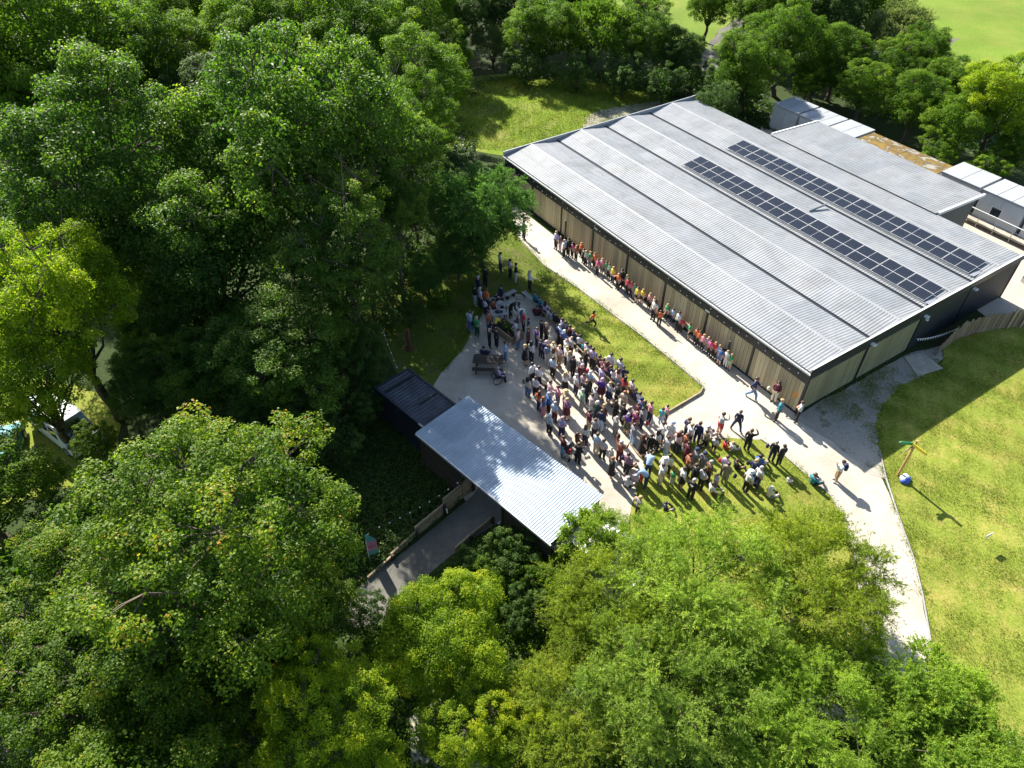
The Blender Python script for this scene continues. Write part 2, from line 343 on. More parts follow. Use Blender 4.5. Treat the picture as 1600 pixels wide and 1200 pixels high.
# far lawns and the path beyond the hedge
sheet("far_lawn", wob(px((1440, 110), (1440, 60), (1420, 10), (1400, -45), (1900, -45), (1900, 110), (1640, 190), (1560, 150), (1500, 110)), 0.5, 2.0), 0.006, M_farlawn)
sheet("far_lawn", wob(px((1060, 75), (1040, 30), (1040, -45), (1200, -45), (1150, 30), (1120, 52), (1105, 76)), 0.4, 2.0), 0.006, M_farlawn)
sheet("far_lawn", wob(px((940, 30), (960, -20), (1040, -25), (1030, 20), (1000, 40)), 0.4, 2.0), 0.006, M_farlawn)
sheet("far_path", wob(px((1095, 95), (1105, 74), (1122, 48), (1150, 30), (1165, 32), (1140, 70), (1120, 110), (1100, 112)), 0.2, 1.0), 0.010, M_path)
sheet("far_path", wob(px((1466, 72), (1478, 62), (1500, 60), (1478, 76)), 0.2, 1.0), 0.010, M_path)
sheet("far_lawn", wob(px((1340, 28), (1350, 18), (1400, 18), (1400, 30)), 0.3, 1.5), 0.006, M_farlawn)
# ramp path under the canopy, pale ground at the bottom, dirt road bottom left
sheet("ramp_path", [(p.x, p.y) for p in px((545, 930), (590, 893), (650, 848), (738, 775), (760, 745), (850, 800), (780, 815), (745, 838), (690, 880), (640, 925), (590, 975), (520, 990))], 0.016, M_path)
sheet("gravel_patch", wob(px((640, 1120), (690, 1090), (720, 1160), (860, 1190), (880, 1260), (640, 1260)), 0.1), 0.006, M_gravel)
sheet("gravel_patch", wob(px((1250, 1050), (1352, 1040), (1340, 1130), (1260, 1150)), 0.1), 0.006, M_gravel)
sheet("dirt_track", wob(px((-200, 1120), (0, 1150), (90, 1180), (120, 1260), (-200, 1260)), 0.1), 0.006, M_path)
sheet("clearing", wob(px((-30, 600), (60, 590), (180, 620), (190, 700), (120, 760), (-30, 800)), 0.2), 0.006, M_lawn)
# ------------------------------------------------------------------ the hall
hall = empty("timber_hall", (C0.x, C0.y, 0), PHI, "long timber-boarded hall with black trim, four-ridged corrugated roof and solar panels", "building")
LX = -33.0; VALL = [0.0, 5.42, 10.86, 16.2, 22.0]; ZV, ZR = 3.52, 3.82
walls = MB().box(LX, 0, 0.06, 21.95, 0, 3.45).build("wall", M_blackclad, hall)
# front boards between black posts
posts = [LX] + [-28.85+i*4.12 for i in range(7)] + [0.0]
bme = {}
def board(parent, x, y, z0, w, h, t, m, rz=0.0, name="board"):
    k = (round(w, 2), round(h, 2), round(t, 3), m.name)
    if k not in bme:
        me = MB().box(-w/2+0.011, w/2-0.011, -t, 0, 0, h).mesh("board", (m,)); bme[k] = me
    o = obj(name, bme[k], None, parent, (x, y, z0), rz); return o
for a, b in zip(posts, posts[1:]):
    n = max(1, round((b-a-0.16)/0.315)); w = (b-a-0.16)/n
    for i in range(n):
        board(hall, a+0.08+w*(i+0.5), 0.055-random.uniform(0, 0.012), 0.12, w, 2.38, 0.03, M_board)
for x in posts:
    MB().box(x-0.07, x+0.07, -0.045, 0.054, 0.004, 2.50).build("post", M_black, hall)
MB().box(LX, 0, -0.03, 0.05, 0.004, 0.115).build("plinth", M_blackclad, hall)
# corrugated dark fascia above the boards
def corr(x0, x1, pitch, amp, fn, close=None, seg=4):
    """corrugated strip: fn(x, wave, t) -> point for t in 0..1"""
    n = int(abs(x1-x0)/pitch*seg); mb = MB()
    for i in range(n+1):
        x = x0+(x1-x0)*i/n; w = amp*math.sin(2*math.pi*i/seg+0.4)
        mb.v += [fn(x, w, 0.0), fn(x, w, 1.0)]
        if i: k = 2*i; mb.f.append((k-2, k, k+1, k-1)); mb.mi.append(0)
    return mb
corr(LX-0.1, 0.06, 0.20, 0.018, lambda x, w, t: (x, -0.06-w, 2.49+t*0.89)).build("fascia", M_blackclad, hall)
g = MB()
g.box(LX-0.15, 0.1, -0.25, -0.235, 3.34, 3.445).box(LX-0.15, 0.1, -0.25, -0.085, 3.325, 3.34).box(LX-0.15, 0.1, -0.13, -0.09, 3.34, 3.44).box(LX-0.15, 0.1, -0.235, -0.20, 3.425, 3.445)
g.build("gutter", M_white, hall)
# end wall: two boarded bays, two black clad bays
ends = VALL
for k in range(2):
    a, b = ends[k], ends[k+1]; n = round((b-a-0.2)/0.30); w = (b-a-0.2)/n
    for i in range(n):
        board(hall, 0.002+random.uniform(0, 0.01), a+0.1+w*(i+0.5), 0.16, w, 2.72, 0.03, M_boardend, R(90))
for k in range(2, 4):
    a, b = ends[k], ends[k+1]
    m_ = corr(a+0.1, b-0.1, 0.25, 0.015, lambda y, w, t: (0.045+w, y, 0.05+t*3.0)); m_.build("cladding_panel", M_blackclad, hall)
for y in ends:
    MB().box(0.0, 0.10, y-0.07, y+0.07, 0.004, 3.2).build("post", M_black, hall)
corr(-0.1, 22.0, 0.22, 0.015, lambda y, w, t: (0.085+w, y, 2.86+t*0.72)).build("fascia", M_blackclad, hall)
MB().box(0.0, 0.03, 0.1, 10.8, 0.03, 0.16).build("plinth", M_blackclad, hall)
# roof: eight corrugated slopes
for k in range(4):
    y0, y1 = VALL[k], VALL[k+1]; ym = (y0+y1)/2
    y0_ = y0-0.12 if k == 0 else y0+0.14; y1_ = y1+0.16 if k == 3 else y1-0.14
    for (ya, za, yb, zb) in ((y0_, ZV, ym-0.05, ZR), (y1_, ZV, ym+0.05, ZR)):
        dy, dz = yb-ya, zb-za; L = math.hypot(dy, dz); nz = abs(dy)/L; ny = -dz/L*(1 if dy > 0 else -1)
        for t0, t1, up_ in ((0, .53, 0), (.50, 1.0, .008)):      # two runs of sheets, the upper lapping the lower
            m_ = corr(LX-0.10, 0.04, 0.21, 0.0095, lambda x, w, t: (x, ya+dy*(t0+(t1-t0)*t)+ny*w, za+dz*(t0+(t1-t0)*t)+nz*w+up_), seg=6)
            m_.build("roof_slope", M_roof, hall)
    # ridge cap
    mb = MB()
    nseg = 11
    for i in range(nseg):
        xa = LX-0.09+i*33.1/nseg; xb = xa+33.1/nseg-0.012
        mb.face([(xa, ym-0.13, ZR-0.004), (xb, ym-0.13, ZR-0.004), (xb, ym, ZR+0.026), (xa, ym, ZR+0.026)])
        mb.face([(xa, ym, ZR+0.026), (xb, ym, ZR+0.026), (xb, ym+0.13, ZR-0.004), (xa, ym+0.13, ZR-0.004)])
    mb.build("ridge_cap", M_ridge, hall)
for y in VALL[1:4]:
    MB().box(LX-0.02, 0.06, y-0.17, y+0.17, ZV-0.12, ZV-0.045).build("valley_gutter", M_black, hall)
MB().box(LX-0.1, -23.6, 22.17, 22.30, 3.28, 3.42).build("gutter", M_black, hall); MB().box(-6.4, 0.1, 22.17, 22.30, 3.28, 3.42).build("gutter", M_black, hall)
# upstand flashings at both gable ends (light cap, dark inner face)
MB().box(LX-0.16, LX-0.11, -0.18, 22.2, 3.40, ZR+0.02).build("verge_upstand", M_greymetal, hall)
MB().box(LX-0.19, LX-0.09, -0.20, 22.22, ZR+0.022, ZR+0.04).build("verge_cap", M_greymetal, hall)
MB().box(0.105, 0.15, -0.18, 22.2, 3.30, ZR-0.02).build("verge_upstand", M_black, hall)
MB().box(0.03, 0.16, -0.20, 22.22, ZR-0.018, ZR+0.004).build("verge_cap", M_white, hall)
# floodlights on the end wall
for y, z in ((10.9, 3.05), (16.25, 3.1), (5.45, 3.2)):
    f = MB().box(0.14, 0.42, y-0.13, y+0.13, z, z+0.09).build("floodlight", M_white, hall)
    MB().box(0.10, 0.16, y-0.05, y+0.05, z-0.08, z+0.05).build("bracket", M_black, f)
MB().tube([(0.13, 11.5, 2.45), (0.13, 11.5, 2.55)], 0.12, 10).build("wall_light", M_white, hall)
MB().box(-0.62, -0.30, 0.012, 0.022, 0.98, 1.50).build("orange_notice", mat("orange_notice", (0.62, 0.26, 0.04), 0.5, 0.15, 6), hall)["label"] = "small orange notice on the boards near the corner"
MB().box(-20.45, -20.05, -0.075, -0.064, 2.70, 2.86).build("wall_plate", M_white, hall)
MB().box(-8.45, -8.05, -0.095, -0.084, 2.58, 2.72).build("wall_plate", M_white, hall)
# solar panels: two arrays of two rows, each panel a frame with cells
pf = MB(); pw, pl = 1.012, 0.985
pme = MB().box(-pw/2, pw/2, -pl/2, pl/2, 0, 0.035).mesh("solar_panel", (M_white,))
cme = MB().box(-pw/2+0.014, pw/2-0.014, -pl/2+0.014, pl/2-0.014, 0.0352, 0.0385).mesh("cells", (M_solar,))
for arr, (yv, xa) in enumerate(((VALL[2], -23.15), (VALL[3], -23.4))):
    ym = (VALL[2+arr]+VALL[3+arr])/2; slope = math.atan2(ZR-ZV, ym-yv)
    for row in range(2):
        for c in range(22):
            d = 0.36+pl/2+row*(pl+0.03); y = yv+0.1+d*math.cos(slope); z = ZV+0.12+d*math.sin(slope)
            x = xa+0.5+c*1.03 + (0.0 if c % 2 else 0.022)
            p = obj("solar_panel", pme, None, hall, (x, y, z)); p.rotation_euler = (slope, 0, 0)
            obj("cells", cme, None, p)
    for d in (0.30, 0.36+pl+0.015, 0.36+2*pl+0.09):
        y = yv+0.1+d*math.cos(slope); z = ZV+0.085+d*math.sin(slope)
        MB().box(xa-0.1, xa+22.9, y-0.02, y+0.02, z-0.03, z+0.012).build("mounting_rail", M_greymetal, hall)
    MB().box(xa+22.75, xa+23.05, yv+0.45, yv+2.3, ZV+0.11, ZV+0.13).build("cable_tray", M_greymetal, hall)
MB().box(-12.1, -12.06, 13.9, 15.9, ZR-0.1, ZR+0.1).build("cable_conduit", M_greymetal, hall)
# bent light string along the fascia
fest = empty("festoon_string", tuple(LW(-16, -0.15, 2.75)), PHI, "string of small white bulbs swagged along the black fascia of the hall", "string lights")
xs = [-33+16+i*4.12 for i in range(9)]; cab = []; bulbs = []
bulb_me = None
def bulb_mesh(r):
    bm = bmesh.new(); bmesh.ops.create_uvsphere(bm, u_segments=8, v_segments=6, radius=r); me = bpy.data.meshes.new("bulb"); bm.to_mesh(me); bm.free(); me.materials.append(M_bulb); return me
bulb_me = bulb_mesh(0.042)
for a, b in zip(xs, xs[1:]):
    for i in range(13):
        t = i/13; x = a+(b-a)*t; z = 0.5-1.75*(t*(1-t))*1.0; cab.append((x, 0, z))
        if i % 2 == 1: bulbs.append((x, 0.0, z-0.07))
MB().tube(cab, 0.012, 4).build("cable", M_black, fest)
for p in bulbs: obj("bulb", bulb_me, None, fest, p)

# ------------------------------------------------------------------ annex
annex = empty("annex", tuple(LW(-15, 25)), PHI, "grey corrugated-roofed annex joined to the back of the hall", "building")
MB().box(-8.1, 8.0, -2.7, 3.2, 0, 3.15).build("wall", mat("annex_wall", (0.10, 0.115, 0.105), 0.6, 0.2, 1.0), annex)
m_ = corr(-8.35, 8.2, 0.21, 0.0095, lambda x, w, t: (x, -2.98+t*6.55, 3.63+w-t*0.33), seg=6); m_.build("roof_slope", M_roof, annex)
for x in (-8.42, 8.2):
    mb = MB(); mb.box(0, 0.16, -2.7, 3.66, -0.16, 0.07, 0, Matrix.Translation((x, 0, 3.46)) @ Matrix.Rotation(-0.05, 4, 'X')); mb.build("verge_trim", M_white, annex)
MB().box(8.02, 8.1, 0.3, 0.5, 1.2, 1.35).build("wall_light", M_white, annex)

# ------------------------------------------------------------------ cabins behind the hall
def rust_roof():
    m = bpy.data.materials.new("rust_stained_roof"); nt, b = nodes(m); v = coords(nt, "Object", (1, 1.6, 1))
    a = ramp(nt, noise(nt, 0.9, 5, 0.6, v, 0.8), [(0.40, (0.30, 0.28, 0.24)), (0.47, (0.10, 0.065, 0.02)), (0.55, (0.19, 0.12, 0.02)), (0.7, (0.26, 0.16, 0.025))])
    nt.links.new(a, b.inputs["Base Color"]); b.inputs["Roughness"].default_value = 0.6; return m
M_rustroof = rust_roof()
def cabin(x0, x1, yb, h, label, roof=M_cabroof, panels=2, win=None, depth=3.0):
    e = empty("portable_cabin", tuple(LW((x0+x1)/2, yb+depth/2)), PHI, label, "cabin", "cabins in a row behind the hall")
    L = (x1-x0)/2-0.05; D = depth/2
    MB().box(-L, L, -D, D, 0.12, h).build("wall", M_cabwall, e)
    n = max(2, int(2*L/1.4))
    for i in range(n):
        xa = -L+2*L*i/n; MB().box(xa+0.03, xa+2*L/n-0.03, -D-0.03, -D, 0.2, h-0.08).build("wall_panel", M_cabwall, e)
    for i in range(panels):
        xa = -L-0.05+(2*L+0.1)*i/panels; xb = xa+(2*L+0.1)/panels-0.05
        MB().box(xa, xb, -D-0.08, D+0.08, h+0.0, h+0.09).build("roof_panel", roof, e)
    MB().box(-L-0.04, L+0.04, -D-0.06, D+0.06, h-0.10, h-0.004).build("roof_edge", M_greymetal, e)
    for sx in (-1, 1): MB().box(sx*(L-0.2)-0.1, sx*(L-0.2)+0.1, -D+0.1, D-0.1, 0.01, 0.12).build("foot", M_black, e)
    if win:
        w = MB().box(win-0.45, win+0.45, -D-0.055, -D-0.032, 1.0, 1.9).build("window", M_white, e)
        MB().box(win-0.39, win+0.39, -D-0.064, -D-0.056, 1.06, 1.84).build("pane", M_glass, w)
    return e
cabin(-29.6, -26.5, 29.9, 2.5, "white portable cabin at the far end of the row by the dark hedge", panels=2)
cabin(-26.3, -23.0, 29.9, 2.5, "white portable cabin second from the far end, with a small window", panels=3, win=0.2)
cabin(-22.85, -20.0, 30.0, 2.5, "white portable cabin with bright roof next to the rust-stained roof", panels=2)
t = cabin(-19.8, -11.6, 30.2, 2.45, "long low cabin with ochre rust-stained flat roof", M_rustroof, panels=2, depth=2.3)
cabin(-11.4, -7.9, 30.4, 2.75, "grey-walled portable cabin with light roof beside the railing", panels=2)
cabin(-7.7, -3.9, 30.4, 2.75, "grey-walled portable cabin with a square window behind the railing", panels=3, win=-0.2)
cabin(-3.7, 0.6, 30.4, 2.75, "grey-walled portable cabin at the near end of the row at the picture edge", panels=3)
rail = empty("ramp_railing", tuple(LW(-3, 29.6)), PHI, "white metal railing along the raised cabin walkway", "railing")
MB().box(-5.2, 5, 0.0, 0.72, 0.35, 0.47).build("walkway_deck", M_concrete, rail)
MB().tube([(-5.2, 0.05, 1.45), (5, 0.05, 1.45)], 0.04, 8).build("top_rail", M_white, rail)
MB().tube([(-5.2, 0.05, 0.95), (5, 0.05, 0.95)], 0.025, 8).build("mid_rail", M_greymetal, rail)
for i in range(8):
    x = -5.1+i*1.42; MB().tube([(x, 0.05, 0.01), (x, 0.05, 1.45)], 0.03, 6).build("post", M_greymetal, rail)

# ------------------------------------------------------------------ cars
def car(name, p, rz, L, W, H, paint, label, cat="car", van=False):
    e = empty(name, p, rz, label, cat)
    prof = ([(-L/2, .35), (-L/2, .75), (-L/2+.1, 1.0), (-L/2+.55, H-.02), (-L/2+.9, H), (.55, H), (1.15, .98), (L/2-.25, .82), (L/2, .62), (L/2, .32)] if not van else
            [(-L/2, .35), (-L/2, 1.1), (-L/2+.06, H-.1), (-L/2+.25, H), (L/2-1.5, H), (L/2-1.2, H-.06), (L/2-.75, 1.15), (L/2-.12, 1.0), (L/2, .75), (L/2, .32)])
    n = len(prof); mb = MB(); rings = []
    for y, ins in ((-W/2, 0), (-W/2+.02, 0), (W/2-.02, 0), (W/2, 0)):
        rings.append(len(mb.v))
        for x, z in prof:
            tuck = 0.0 if z < 1.0 else (z-1.0)*(0.28 if not van else 0.10)
            yy = y - math.copysign(tuck, y); sh = 0.97 if abs(abs(y)-W/2) < 1e-6 else 1.0
            mb.v.append((x*sh, yy, .32+(z-.32)*(1 if sh == 1.0 else .985)))
    for a, b in zip(rings, rings[1:]):
        for k in range(n): mb.f.append((a+k, a+(k+1) % n, b+(k+1) % n, b+k)); mb.mi.append(0)
    mb.f.append(tuple(rings[0]+k for k in range(n))); mb.mi.append(0); mb.f.append(tuple(rings[-1]+k for k in range(n))[::-1]); mb.mi.append(0)
    mb.build("body", paint, e)
    def ypos(z): return W/2-((z-1.0)*(0.28 if not van else 0.10) if z > 1 else 0)
    # glass
    def pane(nm, pts): MB().face(pts).build(nm, M_glass, e)
    if van:
        pane("windscreen", [(L/2-1.17, -ypos(H-.1)+.12, H-.1), (L/2-1.17, ypos(H-.1)-.12, H-.1), (L/2-.755, ypos(1.2)-.1, 1.2), (L/2-.755, -ypos(1.2)+.1, 1.2)])
        sides = [(L/2-1.95, L/2-1.1), (L/2-3.1, L/2-2.05), (L/2-4.3, L/2-3.2)]
    else:
        pane("windscreen", [(.60, -ypos(H)+.12, H-.03), (.60, ypos(H)-.12, H-.03), (1.165, ypos(1)-.08, 1.0), (1.165, -ypos(1)+.08, 1.0)])
        pane("rear_window", [(-L/2+.575, -ypos(H)+.15, H-.06), (-L/2+.575, ypos(H)-.15, H-.06), (-L/2+.11, ypos(1)-.1, 1.04), (-L/2+.11, -ypos(1)+.1, 1.04)])
        sides = [(-.15, .75), (-1.2, -.25)]
    for s in (-1, 1):
        for xa, xb in sides:
            za, zb = (1.02, H-.12) if not van else (1.15, H-.25)
            MB().face([(xa, s*(ypos(za)+.012), za), (xb, s*(ypos(za)+.012), za), (xb-.12, s*(ypos(zb)+.012), zb), (xa+.08, s*(ypos(zb)+.012), zb)]).build("side_window", M_glass, e)
        for xw in (-L/2+.8, L/2-.85):
            w = MB().tube([(xw, s*(W/2-.2), .32), (xw, s*(W/2+.015), .32)], .32, 16).build("wheel", M_rubber, e)
            MB().tube([(xw, s*(W/2), .32), (xw, s*(W/2+.03), .32)], .19, 12).build("rim", M_greymetal, w)
        MB().box(L/2-.12, L/2+.012, s*(W/2-.4)-.16, s*(W/2-.4)+.16, .62, .76).build("headlight", M_bulb, e)
        MB().box(-L/2-.012, -L/2+.1, s*(W/2-.22)-.13, s*(W/2-.22)+.13, .72, .98).build("tail_light", mat("tail_light", (.35, .02, .02), .25, .1, 3), e)
    MB().box(-L/2-.02, -L/2+.1, -W/2+.1, W/2-.1, .36, .52).build("bumper", paint, e)
    return e
silver = mat("silver_paint", (0.45, 0.46, 0.47), 0.25, 0.05, 2, 0.7)
car("parked_car", tuple(LW(1.3, 26.4, 0.012)), PHI+R(75), 4.2, 1.75, 1.48, silver, "silver hatchback parked in the yard just beyond the corner of the hall")
vanpaint = mat("van_paint", (0.66, 0.70, 0.71), 0.3, 0.05, 2)
car("parked_van", (G(108, 678).x, G(108, 678).y, 0.012), R(-35), 5.0, 1.95, 2.1, vanpaint, "white van half hidden beneath the trees at the left edge", "van", True)
carteal = mat("teal_paint", (0.06, 0.24, 0.25), 0.3, 0.05, 2, 0.2)
car("parked_car", (G(14, 712).x, G(14, 712).y, 0.012), R(110), 4.0, 1.7, 1.45, carteal, "teal car glimpsed under leaves at the left edge beside the white van")

# ------------------------------------------------------------------ palisade fence, bunting, slab
fp = px((1462, 556), (1476, 543), (1500, 527), (1550, 515), (1600, 509), (1680, 500))
fence = empty("palisade_fence", tuple(fp[2]), 0, "curved fence of upright wooden pales at the edge of the lawn by the black wall", "fence")
F0 = Vector(fp[2]); pale_me = [MB().box(-.065, .065, -.02, .02, 0, 1.3+.06*i).mesh("pale", (M_timber,)) for i in range(5)]
for a, b in zip(fp, fp[1:]):
    L = (b-a).length; n = int(L/.145); d = (b-a).normalized()
    for i in range(n):
        p = a + d*(i*L/n) - F0; hgt = 0.55+0.45*min(1, ((a-fp[0]).length+i*.145)/2.0) if (a-fp[0]).length < 2 else 1
        o = obj("pale", random.choice(pale_me), None, fence, (p.x+random.uniform(-.015, .015), p.y+random.uniform(-.02, .02), 0.012), math.atan2(d.y, d.x)+random.uniform(-.12, .12)); o.scale.z = hgt*random.uniform(.95, 1.05)
        o.rotation_euler.y = random.uniform(-.03, .03)
    MB().bar(a-F0+Vector((0, .05, .75)), b-F0+Vector((0, .05, .75)), .05, .08).build("rail", M_timber, fence)
M_newpost = mat("pale_post", (0.46, 0.36, 0.23), .8, .15, 4)
for u, v in ((1572, 512), (1592, 510)):
    p = G(u, v)-F0; MB().box(-.05, .05, -.05, .05, 0.01, 1.75).build("post", M_newpost, fence, loc=(p.x, p.y-.1, 0))
bunt = empty("bunting", tuple(LW(0.2, 11.0, 0)), PHI, "white triangular bunting hung from the hall corner to the fence", "bunting")
bp = [Vector((0.02+0.9*t, 0.1+3.3*t, 1.1-1.0*t*(1-t)+.1*t)) for t in [i/16 for i in range(17)]]
MB().tube(bp, .01, 4).build("cord", M_white, bunt)
for i in range(1, 16):
    p = bp[i]; d = (bp[i+1]-bp[i-1]).normalized()*.08
    mb = MB(); mb.face([p-d, p+d, p+Vector((0.02, 0, -.2))]); mb.face([p+d+Vector((.004, 0, 0)), p-d+Vector((.004, 0, 0)), p+Vector((0.024, 0, -.2))]); mb.build("pennant", M_white, bunt)
slab = MB(); s4 = px((1412, 558), (1441, 552), (1473, 577), (1433, 589)); base = s4[0]
slab.v = [tuple(p-base+Vector((0, 0, z))) for z in (.01, .09) for p in s4]
slab.f = [(0, 1, 2, 3), (7, 6, 5, 4), (0, 4, 5, 1), (1, 5, 6, 2), (2, 6, 7, 3), (3, 7, 4, 0)]; slab.mi = [0]*6
tag(slab.build("concrete_slab", M_concrete, None, loc=tuple(base)), "square concrete slab on the ground against the end wall of the hall", "slab")

# ------------------------------------------------------------------ timber edging along paths
def edging(uv, label, w=.05, h=.09, m=None, step=2.4):
    pts = px(*uv); e = empty("timber_edging", tuple(pts[0]), 0, label, "edging", "timber edging boards")
    o0 = pts[0]
    for a, b in zip(pts, pts[1:]):
        L = (b-a).length; n = max(1, round(L/step))
        for i in range(n):
            p = a.lerp(b, i/n); q = a.lerp(b, (i+1)/n-.004); MB().bar(p-o0+Vector((0, 0, h/2)), q-o0+Vector((0, 0, h/2)), w, h).build("board", m or M_grey_plank, e)
edging([(800, 350), (812, 374), (850, 415), (905, 452), (955, 490), (1010, 531), (1060, 572), (1098, 604)], "low timber edging between the lawn strip and the gravel path by the hall")
edging([(1098, 606), (1094, 615), (1060, 635), (1028, 654)], "low timber edging round the pointed end of the lawn strip", .09, .16, M_sleeper)
edging([(985, 694), (996, 710), (1010, 724), (1019, 709), (1042, 698), (1075, 690)], "pale timber edging at the corner of the lower lawn", .10, .14, M_sleeper)
edging([(1374, 705), (1384, 748), (1401, 800), (1426, 870), (1441, 930), (1454, 1003)], "thin pale timber edging between the gravel path and the big right lawn")
edging([(1188, 686), (1222, 709), (1260, 742), (1298, 775), (1318, 810), (1332, 860)], "worn timber edging along the curved side of the lower lawn", .05, .05)
edging([(1350, 1000), (1353, 1036)], "short pale timber edging beside the gravel path near the bottom right")

# ------------------------------------------------------------------ container, canopy, kiosk, ramp walls
CR = PHI + R(11.5); cr = Vector((math.cos(CR), math.sin(CR), 0)); cn = Vector((-cr.y, cr.x, 0))
ca = G(587, 606, 2.6)
cont = empty("shipping_container", (ca.x+cr.x*3+cn.x*1.22, ca.y+cr.y*3+cn.y*1.22, 0), CR, "dark blue shipping container with ribbed rust-streaked roof beside the metal canopy", "container")
M_contwall = mat("dark_blue_steel", (0.018, 0.022, 0.035), .5, .3, 1.5)
for s in (-1, 1):
    corr(-3, 3, .28, .02, lambda x, w, t: (x, s*(1.2+w), .12+t*2.36)).build("side_wall", M_contwall, cont)
    corr(-1.2, 1.2, .28, .02, lambda y, w, t: (s*(2.99+w), y, .12+t*2.36)).build("end_wall", M_contwall, cont)
    MB().box(-3.03, 3.03, s*1.22-.06, s*1.22+.06, 2.5, 2.6).build("roof_rail", M_contwall, cont)
    MB().box(s*3.0-.06, s*3.0+.06, -1.15, 1.15, 2.5, 2.6).build("header_rail", M_contwall, cont)
    MB().box(-3.03, 3.03, s*1.22-.06, s*1.22+.06, .01, .14).build("bottom_rail", M_contwall, cont)
    for sx in (-1, 1): MB().box(sx*3-.08, sx*3+.08, s*1.22-.08, s*1.22+.08, .01, 2.62).build("corner_post", M_contwall, cont)
corr(-2.94, 2.94, .24, .03, lambda x, w, t: (x, -1.16+2.32*t, 2.55+w)).build("roof", M_controof, cont)
for x, y0, y1 in ((-2.35, -1.0, 1.1), (-.2, -.2, 1.1)): MB().box(x-.06, x+.06, y0, y1, 2.6, 2.63).build("roof_strap", M_rust if 0 else M_black, cont)

cc = (G(651, 677, 2.9)+G(733, 621, 2.9)+G(933, 771, 2.9)+G(866, 852, 2.9))/4
canopy = empty("entrance_canopy", (cc.x, cc.y, 0), CR, "open-sided canopy with long pale corrugated metal roof over the ramp", "canopy")
corr(-5.05, 5.05, .155, .009, lambda x, w, t: (x, -1.95+3.9*t, 2.86+w+.16*t), seg=4).build("roof_sheet", M_canopy, canopy)
MB().box(-5.0, 5.15, -2.04, -1.96, 2.72, 2.86).build("gutter", M_greymetal, canopy)
MB().box(-5.0, 5.0, 1.85, 1.93, 2.84, 2.97).build("fascia_board", M_sleeper, canopy)
for x in (-4.9, -1.7, 1.6, 4.9):
    for y in (-1.75, 1.7): MB().box(x-.07, x+.07, y-.07, y+.07, .02, 2.84 if y < 0 else 2.95).build("post", M_darktimber, canopy)
    MB().bar((x, -1.85, 2.79), (x, 1.8, 2.92), .08, .1).build("rafter", M_darktimber, canopy)
MB().box(1.7, 4.85, -1.78, -1.72, .05, 2.6).build("back_panel", M_darktimber, canopy)
MB().box(-4.85, -1.75, -1.78, -1.72, .05, 2.6).build("back_panel", M_darktimber, canopy)
for y in (-1.3, 1.7): MB().box(-5.6, -4.6, y-.06, y+.06, 2.64, 2.72).build("joist_end", M_grey_plank, canopy)

kc2 = (G(900, 830, 2.6)+G(950, 800, 2.6)+G(1020, 880, 2.6)+G(970, 920, 2.6))/4
kiosk = empty("white_kiosk", (kc2.x, kc2.y, 0), CR, "small white-roofed kiosk mostly hidden under the willow beside the canopy", "kiosk")
MB().box(-1.75, 1.75, -1.05, 1.05, .02, 2.45).build("wall", M_cabwall, kiosk)
corr(-1.95, 1.95, .3, .02, lambda x, w, t: (x, -1.2+2.4*t, 2.56+w)).build("roof_sheet", M_white, kiosk)
MB().box(-.6, .6, 1.05, 1.07, .9, 1.9).build("hatch", M_darktimber, kiosk)

def sleeper_wall(uv, heights, label):
    pts = px(*uv); e = empty("sleeper_wall", tuple(pts[0]), 0, label, "retaining wall"); o0 = pts[0]
    for (a, b), h in zip(zip(pts, pts[1:]), heights):
        n = max(1, round(h/.2))
        for k in range(n):
            z = .02+k*.2; MB().bar(a-o0+Vector((0, 0, z+.1)), b-o0+Vector((0, 0, z+.1)), .1, .185).build("sleeper", M_sleeper, e)
        d = (b-a).normalized(); nn = Vector((d.y, -d.x, 0))
        MB().box(-.07, .07, -.07, .07, 0.01, h+.1).build("post", M_darktimber, e, loc=tuple(b-o0+nn*.12), rz=math.atan2(d.y, d.x))
sleeper_wall([(575, 905), (612, 872), (650, 838), (694, 802), (738, 764)], [.3, .5, .75, 1.15], "stepped wall of horizontal sleepers rising beside the ramp path")
sleeper_wall([(712, 862), (735, 842), (768, 815)], [.4, .4], "low sleeper wall on the shrub side of the ramp path")
# feather banner
bn = empty("feather_banner", tuple(G(578, 876)), R(20), "teal and pink feather banner standing among the trees beside the ramp", "banner"); bn.scale = (.8, .8, .8)
MB().tube([(0, 0, 0.01), (0, 0, 1.0), (0.02, 0, 2.0), (.12, 0, 2.6), (.3, 0, 2.85)], [.025, .022, .018, .014, .01], 6).build("pole", M_white, bn)
teal = mat("teal_fabric", (.10, .36, .42), .7, .1, 3); pink = mat("pink_fabric", (.55, .22, .36), .7, .12, 3); red = mat("red_print", (.5, .05, .08), .7, .1, 3)
def strip(z0, z1, m, nm):
    mb = MB(); n = 8
    def wd(z): return .62 if z < 2.0 else .62*max(.15, 1-(z-2.0)/1.0)
    for i in range(n):
        a = z0+(z1-z0)*i/n; b = z0+(z1-z0)*(i+1)/n
        ya, yb = .03*math.sin(a*4), .03*math.sin(b*4)
        mb.face([(.03, ya, a), (.03+wd(a), ya+.04, a), (.03+wd(b), yb+.04, b), (.03, yb, b)])
        mb.face([(.03, ya+.006, a), (.03, yb+.006, b), (.03+wd(b), yb+.046, b), (.03+wd(a), ya+.046, a)])
    return mb.build(nm, m, bn)
strip(1.9, 2.8, teal, "upper_cloth"); lo = strip(1.05, 1.9, pink, "middle_cloth"); strip(.5, 1.05, teal, "lower_cloth")
MB().tube([(.1+.05*i, -.03+.02*math.sin(i*1.3), 1.45+.1*math.sin(i*2.1)) for i in range(10)], .012, 4).build("red_print", red, lo)
